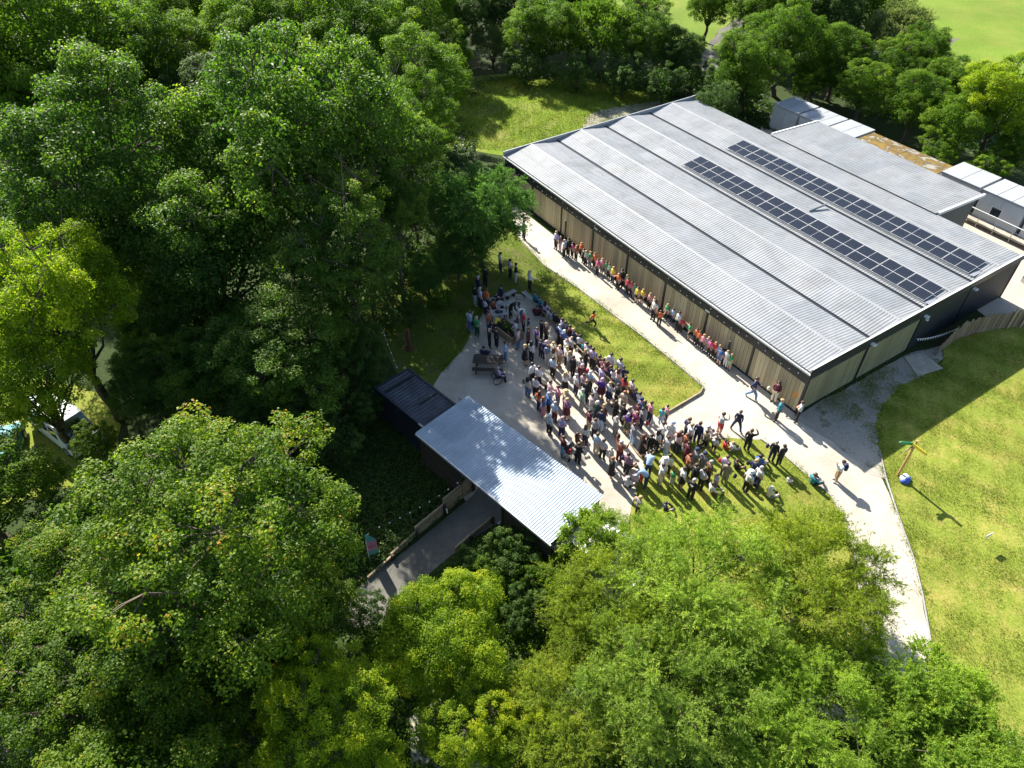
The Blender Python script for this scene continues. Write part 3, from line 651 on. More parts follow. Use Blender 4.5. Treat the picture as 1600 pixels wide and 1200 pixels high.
# rusty post sculpture & festoon in the shade
scu = empty("rusty_sculpture", tuple(G(640, 545)), R(20), "narrow rust-brown upright sculpture on the shaded grass", "sculpture")
rustm = mat("corten", (.13, .045, .022), .85, .3, 5)
MB().tube([(0, 0, .01), (.03, 0, .5), (-.02, 0, 1.1), (.02, 0, 1.5)], [.16, .12, .15, .08], 8).build("column", rustm, scu)
MB().tube([(0, 0, 1.45), (.02, 0, 1.62), (0, .02, 1.78)], [.06, .13, .05], 8).build("head_knot", rustm, scu)
MB().box(-.25, .25, -.25, .25, .006, .06).build("base_plate", rustm, scu)
f2 = empty("festoon_string", tuple(G(622, 577, 2.6)), 0, "pale light string running from the container up into the trees", "string lights")
o0 = G(622, 577, 2.6); e0 = G(598, 515, 4.2)
pts = [(e0-o0)*t + Vector((0, 0, -.8*t*(1-t))) for t in [i/10 for i in range(11)]]
MB().tube(pts, .009, 4).build("cable", M_greymetal, f2)
for p in pts[1::2]: obj("bulb", bulb_me, None, f2, tuple(p-Vector((0, 0, .07))))
f3 = empty("festoon_string", tuple(G(722, 748, 2.6)), 0, "string of white bulbs over the dark bank leading down to the banner", "string lights")
o0 = G(722, 748, 2.6); e0 = G(584, 826, 2.4)
pts = [(e0-o0)*t + Vector((0, 0, -1.2*t*(1-t))) for t in [i/18 for i in range(19)]]
MB().tube(pts, .010, 4).build("cable", M_black, f3)
for p in pts[1::2]: obj("bulb", bulb_me, None, f3, tuple(p-Vector((0, 0, .06))))
f4 = empty("festoon_string", tuple(G(698, 792, .9)), 0, "short drop of bulbs on the stepped sleeper wall", "string lights")
MB().tube([(0, 0, 0), (.03, -.05, -.4)], .01, 4).build("cable", M_black, f4)
for k in range(3): obj("bulb", bulb_me, None, f4, (.01*k, -.1, -.05-.15*k))

# ------------------------------------------------------------------ sign post, bag, hoop, panel
sp = G(1402.5, 743)
sign = empty("finger_post", tuple(sp), 0, "tall wooden finger post with green, yellow and bare wood arms on the lawn", "signpost")
M_postw = mat("post_timber", (.50, .30, .11), .7, .2, 4, 0, .3, "Object", (2, 2, .3))
MB().tube([(0, 0, .01), (0, 0, 2.95)], [.08, .07], 8).build("post", M_postw, sign)
def arm(az, z, L, m, nm, w=.2):
    d = Vector((math.cos(az), math.sin(az), 0)); q = Matrix.Translation((0, 0, z)) @ Matrix.Rotation(az, 4, 'Z')
    mb = MB(); P = [(-.08, -w/2), (L-.12, -w/2), (L, 0), (L-.12, w/2), (-.08, w/2)]
    for s in (-.085, -.11): mb.v += [tuple(q @ Vector((x, s, y))) for x, y in P]
    mb.f += [(4, 3, 2, 1, 0), (5, 6, 7, 8, 9)] + [(i, (i+1) % 5, 5+(i+1) % 5, 5+i) for i in range(5)]; mb.mi += [0]*7
    mb.build(nm, m, sign)
arm(R(170), 2.55, .8, mat("green_paint", (.03, .30, .12), .5, .12, 4), "green_arm"); arm(R(-60), 2.62, .85, mat("yellow_paint", (.75, .60, .03), .5, .1, 4), "yellow_arm"); arm(R(215), 2.35, .75, mat("bare_arm", (.45, .30, .18), .7, .15, 4), "wooden_arm")
bag = empty("tote_bag", tuple(G(1413, 752)), R(30), "blue and white bag slumped at the foot of the finger post", "bag")
def blob(r, sx, sy, sz, seed, seg=14):
    bm = bmesh.new(); bmesh.ops.create_uvsphere(bm, u_segments=seg, v_segments=seg//2+2, radius=r); rg = random.Random(seed)
    for v in bm.verts:
        k = 1+.12*math.sin(v.co.x*19+seed)+.1*math.sin(v.co.y*17+v.co.z*13+seed*2); v.co = Vector((v.co.x*sx*k, v.co.y*sy*k, max(-r*.55, v.co.z)*sz*k))
    me = bpy.data.meshes.new("blob"); bm.to_mesh(me); bm.free(); me.polygons.foreach_set("use_smooth", [True]*len(me.polygons)); return me
M_bagw = mat("white_fabric", (.72, .72, .74), .8, .15, 6); M_bagb = mat("blue_print_fabric", (.06, .12, .45), .8, .5, 14)
obj("bag_body", blob(.28, 1.35, .85, .55, 3), M_bagb, bag, (0, 0, .11)); obj("bag_flap", blob(.22, 1.4, .8, .5, 5), M_bagw, bag, (.06, .12, .2))
MB().tube([(-.2, 0, .2), (-.1, 0, .36), (.1, 0, .36), (.2, 0, .2)], .018, 5).build("handle", M_bagw, bag)
hp = empty("hoop", tuple(G(1560, 1168)), R(20), "pale hoop standing in the grass at the lower right corner", "hoop")
MB().tube([(.48*math.cos(a), .12*math.sin(a), .5+.49*math.sin(a)) for a in [R(-70+i*16) for i in range(21)]], .03, 6).build("ring", mat("pale_green_plastic", (.55, .68, .52), .5, .08, 4), hp)
MB().box(-.16, .26, -.1, .06, .016, .07).build("foot", mat("green_foot", (.05, .22, .12), .6, .1, 4), hp)
pn = empty("lawn_marker", tuple(G(1535, 850)), R(25), "small pale rectangular panel on a thin stake in the right lawn", "marker")
MB().box(-.24, .24, -.012, .012, .66, .90).build("panel", M_white, pn); MB().tube([(0, 0, .01), (0, 0, .64)], .008, 5).build("stake", M_greymetal, pn)
# bins and posts by the wall
for (x, y, lab) in ((-6.05, -.45, "black litter bin against the hall wall beside the end of the row of children"),):
    b_ = empty("litter_bin", tuple(LW(x, y, .016)), PHI, lab, "bin")
    MB().tube([(0, 0, 0.01), (0, 0, .85)], [.27, .31], 14).build("bin_body", M_black, b_); MB().tube([(0, 0, .85), (0, 0, .93)], [.33, .30], 14).build("lid", M_black, b_)
for (x, y, h, lab) in ((-5.75, -.28, 1.9, "black pole standing at the hall wall just behind the litter bin"), (-23.7, -.32, 1.85, "black pole standing at the hall wall near the far end of the children")):
    b_ = empty("black_pole", tuple(LW(x, y, .016)), PHI, lab, "pole"); MB().tube([(0, 0, 0), (0, 0, h)], .075, 10).build("shaft", M_black, b_); MB().tube([(0, 0, h), (0, 0, h+.05)], .08, 10).build("cap", M_greymetal, b_)

# ------------------------------------------------------------------ benches, tables, planter on the court
BENCHES = []
def bench(a, b, label, m=M_grey_plank, w=.36, h=.45, legm=None):
    a = Vector(a); b = Vector(b); c = (a+b)/2; d = b-a; L = d.length; BENCHES.append((Vector((a.x, a.y, 0)), Vector((b.x, b.y, 0)), h))
    e = empty("bench", (c.x, c.y, .012), math.atan2(d.y, d.x), label, "bench", "backless benches round the court")
    for k in range(2): MB().box(-L/2, L/2, -w/2+k*w/2+.006, -w/2+(k+1)*w/2-.006, h-.07, h).build("seat_plank", m, e)
    n = max(2, int(L/1.6)+1)
    for i in range(n):
        x = -L/2+.2+(L-.4)*i/(n-1); MB().box(x-.06, x+.06, -w/2+.03, w/2-.03, .002, h-.071).build("leg", legm or M_darktimber, e)
bench(G(789, 461, .45), G(805, 453, .45), "short grey bench at the top of the court with its right half empty")
bench(G(763, 469, .45), G(788, 461, .45), "short bench at the top left of the court where a person in navy sits")
bench(G(818, 455, .45), G(846, 482, .45), "grey bench at the top right of the court by the person in teal")
bench(G(848, 484, .45), G(873, 509, .45), "long bench at the lawn edge with the children in white", M_sleeper)
bench(G(876, 511, .45), G(902, 537, .45), "long bench at the lawn edge in the middle of the seated row", M_sleeper)
bench(G(904, 539, .45), G(931, 567, .45), "long dark-sided bench at the lawn edge nearest the crowd", M_sleeper)
bench(G(934, 570, .45), G(964, 599, .45), "long bench at the lawn edge hidden among the standing crowd", M_sleeper)
bench(G(967, 602, .45), G(1000, 632, .45), "last long bench at the lawn edge towards its pointed end", M_sleeper)
bench(G(835, 592, .45), G(858, 600, .45), "low dark bench in the court behind the people in white shirts", M_darktimber)
bench(G(1058, 690, .45), G(1078, 694, .45), "low bench at the top edge of the lower lawn under people in white and navy", M_sleeper)
def picnic(p, rz, label, m, L=1.9, back=False):
    e = empty("picnic_table", (p.x, p.y, .012), rz, label, "table")
    for k in range(5): MB().box(-L/2, L/2, -.38+k*.152+.006, -.38+(k+1)*.152-.006, .70, .745).build("table_plank", m, e)
    for s in (-1, 1):
        for k in range(2): MB().box(-L/2, L/2, s*.66-.15+k*.15+.005, s*.66-.15+(k+1)*.15-.005, .41, .455).build("seat_plank", m, e)
        for sy in (-1, 1): MB().bar((s*(L/2-.25), sy*.22, .70), (s*(L/2-.25), sy*.72, .01), .09, .045).build("leg", m, e)
        MB().box(s*(L/2-.28)-.02, s*(L/2-.28)+.02, -.8, .8, .33, .41).build("cross_beam", m, e)
picnic(G(763, 566, .5), R(-4), "dark wooden picnic table left of the court in the shade", M_darktimber, 2.0)
pt = G(779, 489, .7)
e = empty("trestle_table", (pt.x, pt.y, .012), R(12), "small pale table with a dark tray in the middle of the court", "table")
MB().box(-.55, .55, -.35, .35, .7, .75).build("table_top", M_grey_plank, e)
for sx in (-1, 1):
    for sy in (-1, 1): MB().box(sx*.48-.03, sx*.48+.03, sy*.28-.03, sy*.28+.03, .002, .7).build("leg", M_darktimber, e)
tr = tag(obj("tray", blob(.28, 1.1, .6, .35, 9), M_black, None, (pt.x, pt.y, .84)), "dark oval tray on the small pale table", "tray")
pl_ = G(793, 512, .6)
e = empty("timber_planter", (pl_.x, pl_.y, .012), R(-50), "rectangular timber planter of dark plants in the court beside the yellow top", "planter")
for s in (-1, 1):
    for k in range(3):
        MB().box(-1.1, 1.1, s*.5-.03, s*.5+.03, .01+k*.2, .19+k*.2).build("side_board", M_sleeper, e); MB().box(s*1.07-.03, s*1.07+.03, -.47, .47, .01+k*.2, .19+k*.2).build("end_board", M_sleeper, e)
MB().box(-1.04, 1.04, -.47, .47, .02, .5).build("soil", mat("potting_soil", (.03, .024, .018), .95, .3, 6), e)
PLANTER = e
pk = empty("leaning_plank", (G(798, 500).x, G(798, 500).y, .012), 0, "long pale plank leaning on the planter in the court", "plank"); 
MB().bar((-.35, .9, .62), (.45, -.6, .66), .12, .05).build("plank", M_sleeper, pk)
MB().box(-.37, -.29, .8, .98, .0, .6).build("support", M_darktimber, pk); MB().box(.38, .46, -.55, -.45, .0, .635).build("support", M_darktimber, pk)
ab = G(731, 510); e = empty("board_sign", (ab.x, ab.y, .006), R(65), "plain pale board stood upright on the grass at the left of the court", "board")
MB().box(-.45, .45, -.012, .012, .0, 1.2, 0, Matrix.Rotation(R(14), 4, 'X')).build("panel", mat("plain_board", (.42, .36, .26), .8, .12, 3), e)
MB().bar((0, -.3, 1.1), (0, .25, .02), .05, .03).build("prop", M_timber, e)
ms = tag(blob and obj("stone", blob(.28, 1.4, 1.0, .4, 12), M_concrete, None, (G(814, 466).x, G(814, 466).y, .06)), "flat pale stone at the corner of the two grey benches", "stone")
# ------------------------------------------------------------------ vegetation
def unit(v): return v/np.maximum(np.linalg.norm(v, axis=1, keepdims=True), 1e-9)
def rdir(n, rg): return unit(rg.normal(size=(n, 3)))
def leaves_mesh(name, C, N, L, W, tint, U=None, fold=0.18, rg=RNG):
    """one diamond leaf (two triangles, folded along its midrib) per row"""
    n = len(C); N = unit(N)
    if U is None: U = rg.normal(size=(n, 3))
    U = unit(U - N*np.sum(U*N, 1, keepdims=True)); V = np.cross(N, U)
    L = np.broadcast_to(L, (n,))[:, None]; W = np.broadcast_to(W, (n,))[:, None]
    P = np.empty((n, 4, 3), np.float32)
    P[:, 0] = C-U*L*.5; P[:, 1] = C+V*W*.5+N*W*fold+U*L*.06; P[:, 2] = C+U*L*.5; P[:, 3] = C-V*W*.5+N*W*fold+U*L*.06
    me = bpy.data.meshes.new(name); me.vertices.add(4*n); me.vertices.foreach_set("co", P.ravel())
    me.loops.add(6*n); idx = (np.arange(n)*4)[:, None]+np.array([0, 1, 2, 0, 2, 3])[None]; me.loops.foreach_set("vertex_index", idx.ravel().astype(np.int32))
    me.polygons.add(2*n); me.polygons.foreach_set("loop_start", (np.arange(2*n)*3).astype(np.int32)); me.polygons.foreach_set("loop_total", np.full(2*n, 3, np.int32))
    a = me.attributes.new("tint", 'FLOAT', 'POINT'); a.data.foreach_set("value", np.repeat(tint.astype(np.float32), 4))
    me.update(calc_edges=True); return me
def branch_mesh(name, chains, n=5):
    mb = MB()
    for pts, rad in chains: mb.tube(pts, rad, n if rad[0] > .05 else 3, cap=False)
    me = mb.mesh(name, (M_bark,), True); return me
def limb(a, b, r0, r1, rg, seg=4, sag=.0):
    a = np.array(a, float); b = np.array(b, float); L = np.linalg.norm(b-a); pts = []
    for i in range(seg+1):
        t = i/seg; p = a+(b-a)*t
        if 0 < i < seg: p = p+rg.normal(size=3)*L*.05
        p[2] += sag*L*math.sin(math.pi*t); pts.append(tuple(p))
    return pts, [r0+(r1-r0)*i/seg for i in range(seg+1)]
def broad(seed, Rr=5.0, hv=.85, zc=6.6, lobes=17, clumps=21, per=190, ls=.125, lw=.085, rc=(.06, .135), core=6000, low=-.55):
    """broadleaf tree: limbs to lobes, lobes carry clumps, clumps carry tufts of leaves; larger leaves fill the core"""
    rg = np.random.default_rng(seed); chains = []
    fork = np.array([rg.normal()*.2, rg.normal()*.2, zc*.38]); chains.append(limb((0, 0, -.1), fork, Rr*.075, Rr*.055, rg))
    C = []; N = []; T = []; S = []; O = np.array([0, 0, zc])
    for i in range(lobes):
        k = (i+.5)/lobes; ph = i*2.39996+rg.normal()*.3; cz = max(low, 1-1.5*k+rg.normal()*.06); cz = min(1, cz); sxy = math.sqrt(max(0, 1-cz*cz))
        d = np.array([math.cos(ph)*sxy, math.sin(ph)*sxy, cz]); rr = Rr*rg.uniform(.42, .84)
        lc = O+d*rr*np.array([1, 1, hv]); rl = Rr*rg.uniform(.20, .42)
        chains.append(limb(fork, lc, Rr*.021, Rr*.008, rg, 4, .06)); lt = rg.normal()*.07
        nc = int(clumps*(rl/(Rr*.34))**2)
        for j in range(nc):
            e = rdir(1, rg)[0]
            if e.dot(d) < -.2: e = e-2*e.dot(d)*d
            if rg.random() < .35: e[2] = abs(e[2])
            cc = lc+e*rl*rg.uniform(.82, 1.12)*np.array([1, 1, .9]); rcl = Rr*rg.uniform(*rc)*(1+.25*e[2])
            if j % 3 == 0: chains.append(limb(lc, cc, Rr*.009, Rr*.003, rg, 2))
            n = int(per*(rcl/(Rr*.105))**2); q = rdir(n, rg); q[:, 2] = np.where(rg.random(n) < .6, np.abs(q[:, 2]), q[:, 2])
            tq = rdir(9, rg); g_ = np.max(q @ tq.T, axis=1)                    # tufts inside the clump
            rad = rcl*rg.uniform(.3, 1.0, n)**.6*(.62+.55*np.clip((g_-.6)/.4, 0, 1))
            c = cc+q*rad[:, None]*np.array([1.1, 1.1, .8]); C.append(c)
            N.append(q*.6+np.array([0, 0, .55])+rg.normal(size=(n, 3))*.45)
            tip = np.clip((np.linalg.norm((c-O)/np.array([1, 1, hv]), axis=1)/Rr-.6)*.45, 0, .3)+.10*q[:, 2]  # young tips paler; upper sides paler too, light put into the tint
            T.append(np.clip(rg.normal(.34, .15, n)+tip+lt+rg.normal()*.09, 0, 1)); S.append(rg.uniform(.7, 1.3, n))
    q = rdir(core, rg); q[:, 2] *= hv; C.append(O+q*(Rr*.78*rg.uniform(0, 1, (core, 1))**.45)); N.append(rdir(core, rg)+np.array([0, 0, .6])); T.append(np.clip(rg.normal(.25, .12, core), 0, 1)); S.append(np.full(core, 1.9))  # core leaves tinted darker, inner shade of the crown put into their colour
    C = np.concatenate(C); N = np.concatenate(N); T = np.concatenate(T); S = np.concatenate(S)
    return leaves_mesh("crown", C, N, ls*S*Rr/5, lw*S*Rr/5, T, rg=rg), branch_mesh("trunk", chains)
def spray(seed, Rr=5.0, hv=.62, zc=4.2, limbs=16, clumps=95, twigs=26, per=22, ls=.15, lw=.036, up=.45, droop=.0, rc=(.10, .20), core=2500):
    """willow-like tree: narrow leaves along slender twigs that fan out of many small clumps"""
    rg = np.random.default_rng(seed); chains = []
    fork = np.array([0, 0, zc*.25]); chains.append(limb((0, 0, -.1), fork, Rr*.05, Rr*.04, rg, 2)); O = np.array([0, 0, zc]); ends = []
    for i in range(limbs):
        ph = i*2.39996; k = (i+.5)/limbs; el = math.acos(1-k*.95); d = np.array([math.cos(ph)*math.sin(el), math.sin(ph)*math.sin(el), math.cos(el)])
        e = O+d*Rr*rg.uniform(.45, .7)*np.array([1, 1, hv]); chains.append(limb(fork, e, Rr*.018, Rr*.005, rg, 5, .08)); ends.append(e)
    C = []; U = []; T = []; N = []; big = rdir(14, rg); big[:, 2] = np.abs(big[:, 2])
    for c_ in range(clumps):
        d = rdir(1, rg)[0]; d[2] = abs(d[2]) if rg.random() < .8 else d[2]*.5
        g = np.max(big @ d); r_ = Rr*(.35+.55*rg.random()**.45)*(.72+.34*max(0, (g-.7)/.3)); cc = O+d*r_*np.array([1, 1, hv]); rcl = Rr*rg.uniform(*rc); ct = rg.normal()*.13
        if c_ % 2 == 0: chains.append(limb(ends[int(np.argmin([np.linalg.norm(cc-e) for e in ends]))], cc, .022*Rr/5, .008, rg, 2))
        lean = d*.55+np.array([0, 0, up])+rg.normal(size=3)*.25
        for t in range(twigs):
            dr = lean+rg.normal(size=3)*.62; dr[2] -= droop; dr /= np.linalg.norm(dr); Lt = rcl*rg.uniform(.7, 1.6)
            p0 = cc+rdir(1, rg)[0]*rcl*rg.uniform(0, .75)*np.array([1, 1, .8])
            s = rg.random(per)**.8; c = p0+np.outer(s*Lt, dr)+np.outer(s*s*Lt*.25, [0, 0, -1])+rg.normal(size=(per, 3))*.03*Rr/5
            side = rdir(per, rg)*1.0+dr*.8; C.append(c+side*.04); U.append(side); N.append(rdir(per, rg)*.8+np.array([0, 0, .5]))
            T.append(np.clip(rg.normal(.38, .15, per)+ct+.16*s, 0, 1))
            if t % 6 == 0: chains.append(([tuple(p0-dr*Lt*.2), tuple(p0+dr*Lt*.9)], [.009, .003]))
    q = rdir(core, rg); C.append(O+q*np.array([1, 1, hv])*(Rr*.55*rg.uniform(0, 1, (core, 1))**.5)); U.append(rdir(core, rg)); N.append(rdir(core, rg)); T.append(np.clip(rg.normal(.2, .1, core), 0, 1))  # inner leaves take a darker tint, crown shade put into the colour
    C = np.concatenate(C); U = np.concatenate(U); N = np.concatenate(N); T = np.concatenate(T)
    S = rg.uniform(.75, 1.35, len(C))
    return leaves_mesh("crown", C, N, ls*S*Rr/5, lw*S*Rr/5, T, U, rg=rg), branch_mesh("trunk", chains)
PROTO = dict(
 b1=broad(1), b2=broad(2, lobes=19, hv=.92), b3=broad(3, lobes=15, clumps=23, hv=.8), b4=broad(5, lobes=21, clumps=18, rc=(.055, .115), hv=.98),
 o1=broad(21, lobes=23, clumps=21, per=190, ls=.11, lw=.075, rc=(.05, .11), hv=.95, zc=6.8, core=7000),
 s1=broad(31, Rr=2.5, hv=.8, zc=2.3, lobes=9, clumps=12, per=110, ls=.22, lw=.15, core=1200), s2=broad(32, Rr=2.5, hv=.95, zc=2.6, lobes=10, clumps=11, per=100, ls=.20, lw=.14, core=1200),
 w1=spray(41, clumps=130, twigs=25), w2=spray(42, clumps=115, twigs=25, up=.3), f1=spray(51, hv=1.0, zc=4.7, clumps=130, ls=.19, lw=.05, up=.25, rc=(.13, .22), core=9000), w3=spray(43, clumps=100, ls=.20, lw=.065, hv=.8, zc=4.8, up=.3, rc=(.12, .22)))
PR = dict(b1=5.9, b2=5.9, b3=5.9, b4=5.9, o1=5.8, s1=2.95, s2=2.95, w1=5.6, w2=5.6, f1=5.6, w3=5.6)   # visual radius of each prototype
PZ = dict(b1=6.6, b2=6.6, b3=6.6, b4=6.6, o1=6.8, s1=2.3, s2=2.6, w1=4.2, w2=4.2, f1=4.7, w3=4.8)
trng = random.Random(5)
def tree(kind, leaf, u, v, rpx, label, name="tree", zs=1.0, cat="tree", lift=0.0):
    """plant a tree whose crown centre lies along the sight line (u, v); lift lengthens the trunk"""
    s = 1.0
    for _ in range(8):
        zc = PZ[kind]*s*zs+lift; p = G(u, v, zc); s = rpx/FPX*(p-Vector((0, 0, CAM_H))).length/PR[kind]
    e = empty(name, (p.x, p.y, 0), trng.uniform(0, 6.28), label, cat); e.scale = (s, s, s*zs)
    cr_, tk = PROTO[kind]
    c = bpy.data.objects.new("crown", cr_); link(c, e); c.location.z = lift/(s*zs)
    if len(cr_.materials) == 0: cr_.materials.append(LEAF["syc"])
    c.material_slots[0].link = 'OBJECT'; c.material_slots[0].material = LEAF[leaf]
    t_ = link(bpy.data.objects.new("trunk", tk), e); t_.scale.z = 1+lift/(PZ[kind]*s*zs)
    return e
TREES = [
 # kind leaf u v r label zs
 ("b1","syc",470,235,195,"tallest broad dark sycamore left of the grass knoll",1.2),
 ("b2","syc",165,285,165,"blue-green sycamore with silvery top in the left half",1.15),
 ("b3","syc",330,395,160,"dense dark sycamore in the middle of the left woodland",1.05),
 ("b4","syc",535,405,118,"dark sycamore nearest the shaded end of the court",1.15,2.5),
 ("b2","syc",430,545,135,"deep-shaded sycamore behind the big lower-left oak",.85),
 ("b1","syc",265,520,95,"shaded sycamore between the yellow tree and the oak",.9),
 ("b3","syc",20,320,90,"dull green sycamore at the left edge above the yellow tree",.8),
 ("b4","syc",605,250,100,"dark slim tree between the tallest sycamore and the knoll",1.3,2.0),
 ("b1","syc",612,325,58,"dark sycamore overhanging the shaded grass beside the feathery tree",1.2,4.5),
 ("b2","ash",640,190,80,"tall leafy ash in front of the left end of the knoll",1.1,3.2),
 ("b3","syc",560,300,70,"dark sycamore filling the gap before the tall leafy ash",1.1,2.5),
 ("b2","dark",545,560,75,"small dark tree in deep shade behind the container",.9),
 ("b1","yel",85,465,125,"bright yellow-green tree at the left edge",1.1,3.0),
 ("b4","yel",45,595,95,"lower yellow-green tree at the left edge above the van",1.0,1.5),
 ("b4","yel",175,455,50,"small yellow-green crown on the right flank of the bright left tree",1.1),
 ("o1","oak",345,865,240,"huge oak with orange-tinged new leaves at lower left",.84),
 ("b3","oak",95,905,150,"oak at the left edge merging with the huge oak",.75),
 ("o1","oak",90,1075,165,"oak with orange shoots in the bottom left corner",.7),
 ("b2","oak",320,1090,140,"dark oak below the huge oak at the bottom edge",.62),
 ("b4","oak",455,965,110,"shaded small tree between the huge oak and the yellow oaks",.85),
 ("b1","yel",690,985,118,"yellow-green oak nearest the ramp at the bottom centre",.85),
 ("o1","yel",510,1130,125,"brightest yellow-green oak at the bottom edge",.85),
 ("b4","yel",735,1130,85,"yellow-green oak at the bottom edge left of the willows",.85),
 ("b3","yel",470,975,60,"small yellow-green crown beside the shaded small tree",.9),
 ("b2","yel",420,1075,58,"small yellow-green crown left of the brightest oak",.9),
 ("b4","yel",820,1170,75,"yellow-green crown at the bottom edge against the willows",.85),
 ("w1","wil",1080,915,165,"broad feathery willow nearest the crowd",1.0),
 ("w2","wi3",1270,915,140,"feathery willow at the right beside the gravel path",1.0),
 ("w1","wi3",940,975,135,"feathery willow over the white kiosk",1.0),
 ("w2","wil",1050,1070,165,"feathery willow at the bottom centre right",1.0),
 ("w1","wi2",1230,1110,140,"bright willow at the bottom edge right of centre",.95),
 ("w1","wil",1160,1020,110,"willow crown in the middle of the willow group",1.1),
 ("w2","wi2",1330,1050,75,"small bright willow beside the bare patch of ground",1.0),
 ("w3","wi2",1450,1115,100,"bright light-green willow over the lower end of the gravel path",.95),
 ("w3","wi2",1500,1210,110,"bright light-green willow in the bottom right corner",.9),
 ("w3","wil",920,845,62,"thin willow sprays hanging over the end of the canopy",1.3),
 ("w2","wil",1000,850,75,"feathery willow between the kiosk and the crowd",1.1),
 ("w2","wi3",880,1120,120,"dull feathery willow at the bottom edge beside the yellow oaks",.95),
 ("w1","wi3",1340,935,60,"thin willow branch crown reaching over the gravel path",1.1),
 ("f1","fea",750,345,98,"feathery dark-green tree at the far front corner of the hall",1.0),
 ("f1","fea",715,405,58,"low feathery bush tree below the one at the hall corner",.8),
 ("f1","fea",668,432,44,"small feathery tree at the edge of the shaded grass",.9),
 ("b2","ash",80,75,140,"broad tree in the top left corner",1.0),
 ("b1","ash",215,75,95,"mid-green tree at the top left right of the corner tree",1.0),
 ("b3","ash",60,205,95,"shaded tree at the left edge below the corner tree",1.0),
 ("b4","yel",322,60,42,"yellowish birch poking up in the top left woodland",1.25),
 ("b4","yel",252,118,36,"second smaller yellowish birch in the top left woodland",1.25),
 ("b1","ash",420,45,95,"mid-green tree at the top edge right of the birch",1.0),
 ("b2","ash",540,75,100,"mid-green ash at the top edge left of the knoll",1.0),
 ("b3","ash",655,120,95,"tall green ash at the left end of the knoll",1.0),
 ("b3","ash",630,20,85,"tree at the top edge above the tall ash",1.0),
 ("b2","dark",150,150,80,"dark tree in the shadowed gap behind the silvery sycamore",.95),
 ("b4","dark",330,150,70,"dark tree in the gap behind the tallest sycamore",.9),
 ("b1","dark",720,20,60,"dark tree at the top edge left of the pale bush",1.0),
 ("w3","pale",770,70,36,"pale grey-green willow bush at the hedge behind the knoll",1.1),
 ("b1","ash",850,45,66,"tree in the hedge behind the left part of the knoll",.95),
 ("w3","ash",925,55,70,"airy tree in the hedge behind the middle of the knoll",1.0),
 ("b4","ash",1000,55,58,"tree in the hedge behind the right part of the knoll",.95),
 ("b2","dark",1055,85,45,"dark tree at the right end of the hedge beside the far path",.95),
 ("b1","ash",1170,100,62,"tree just right of the far path behind the hall",1.0),
 ("b3","ash",1232,60,66,"tall tree behind the far end of the cabins",1.05),
 ("b4","dark",1120,165,40,"dark tree at the far back corner of the hall",.9),
 ("b2","ash",1310,92,52,"rounded tree behind the white cabins",.95),
 ("w3","pale",1400,55,52,"pale blossom-green tree near the upper right lawn",1.05),
 ("b1","ash",1440,85,48,"dark green tree casting shade on the upper right lawn",1.0),
 ("b4","ash",1352,138,46,"tree directly behind the rust-stained roof",.9),
 ("b2","ash",1432,162,52,"leafy tree behind the near cabins",.9),
 ("b3","ash",1502,185,56,"blue-green tree behind the railing cabins",.95),
 ("b1","yel",1570,160,70,"bright yellow-green tree at the right edge behind the cabins",1.0),
 ("b4","ash",1590,235,40,"leafy tree at the right edge just above the nearest cabin",.9),
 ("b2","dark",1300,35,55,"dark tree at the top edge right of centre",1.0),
 ("b1","ash",1110,5,40,"slender tree at the top edge over the far lawn",1.1),
 ("b3","ash",770,-60,90,"tree cut by the top edge above the pale bush",.9),
 ("b1","ash",930,-40,80,"tree cut by the top edge above the hedge",.8),
 ("b2","dark",1270,-30,90,"dark tree cut by the top edge behind the cabins",.8),
 ("b1","ash",-40,140,110,"tree cut by the left edge in the top left corner",1.0),
 ("b3","oak",200,1250,160,"oak cut by the bottom edge at lower left",.85),
 ("b1","syc",345,575,95,"dark sycamore low in the shade above the big oak",1.0),
 ("b4","syc",235,600,75,"dark sycamore just right of the white van",1.0),
 ("b3","dark",470,650,70,"dark tree behind the top of the big oak",.95),
 ("b2","dark",380,670,60,"dark tree peeping over the big oak",1.0),
 ("b1","ash",300,0,85,"tree at the top edge behind the first birch",.95),
 ("b3","ash",150,-35,100,"tree cut by the top edge left of the birches",.9),
 ("b2","ash",20,-20,110,"tree cut by the top left corner of the picture",.9),
 ("b4","ash",480,-40,95,"tree cut by the top edge right of the birches",.9),
 ("b1","ash",600,-60,95,"tree cut by the top edge above the tall ash",.9),
 ("b2","dark",790,15,50,"dark tree behind the pale willow bush",1.0),
 ("b4","ash",700,85,45,"slim green tree beside the pale willow bush",1.1),
 ("b3","ash",900,5,55,"tree behind the airy hedge tree",1.0),
 ("b3","dark",850,-20,70,"dark tree cut by the top edge behind the hedge",.95),
 ("b4","ash",1010,-15,50,"slim tree cut by the top edge left of the far lawn",1.0),
 ("b2","ash",1370,-5,55,"tree cut by the top edge left of the upper right lawn",1.0),
 ("b1","ash",1190,20,50,"tree right of the far lawn at the top edge",1.1),
 ("b3","ash",1275,118,38,"leafy tree behind the second far cabin",.95),
 ("b1","ash",1480,130,45,"leafy tree at the near edge of the upper right lawn",.95),
 ("b4","ash",1395,112,44,"leafy tree in front of the pale blossom-green tree",.95),
 ("b2","oak",-60,760,130,"tree cut by the left edge below the van",.85),
]
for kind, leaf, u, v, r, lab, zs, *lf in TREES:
    tree(kind, leaf, u, v, r, lab, {"syc": "sycamore_tree", "oak": "oak_tree", "yel": "oak_tree", "wil": "willow_tree", "fea": "feathery_tree", "wi2": "willow_tree", "wi3": "willow_tree"}.get(leaf, "tree"), zs, "tree", lf[0] if lf else 0.0)
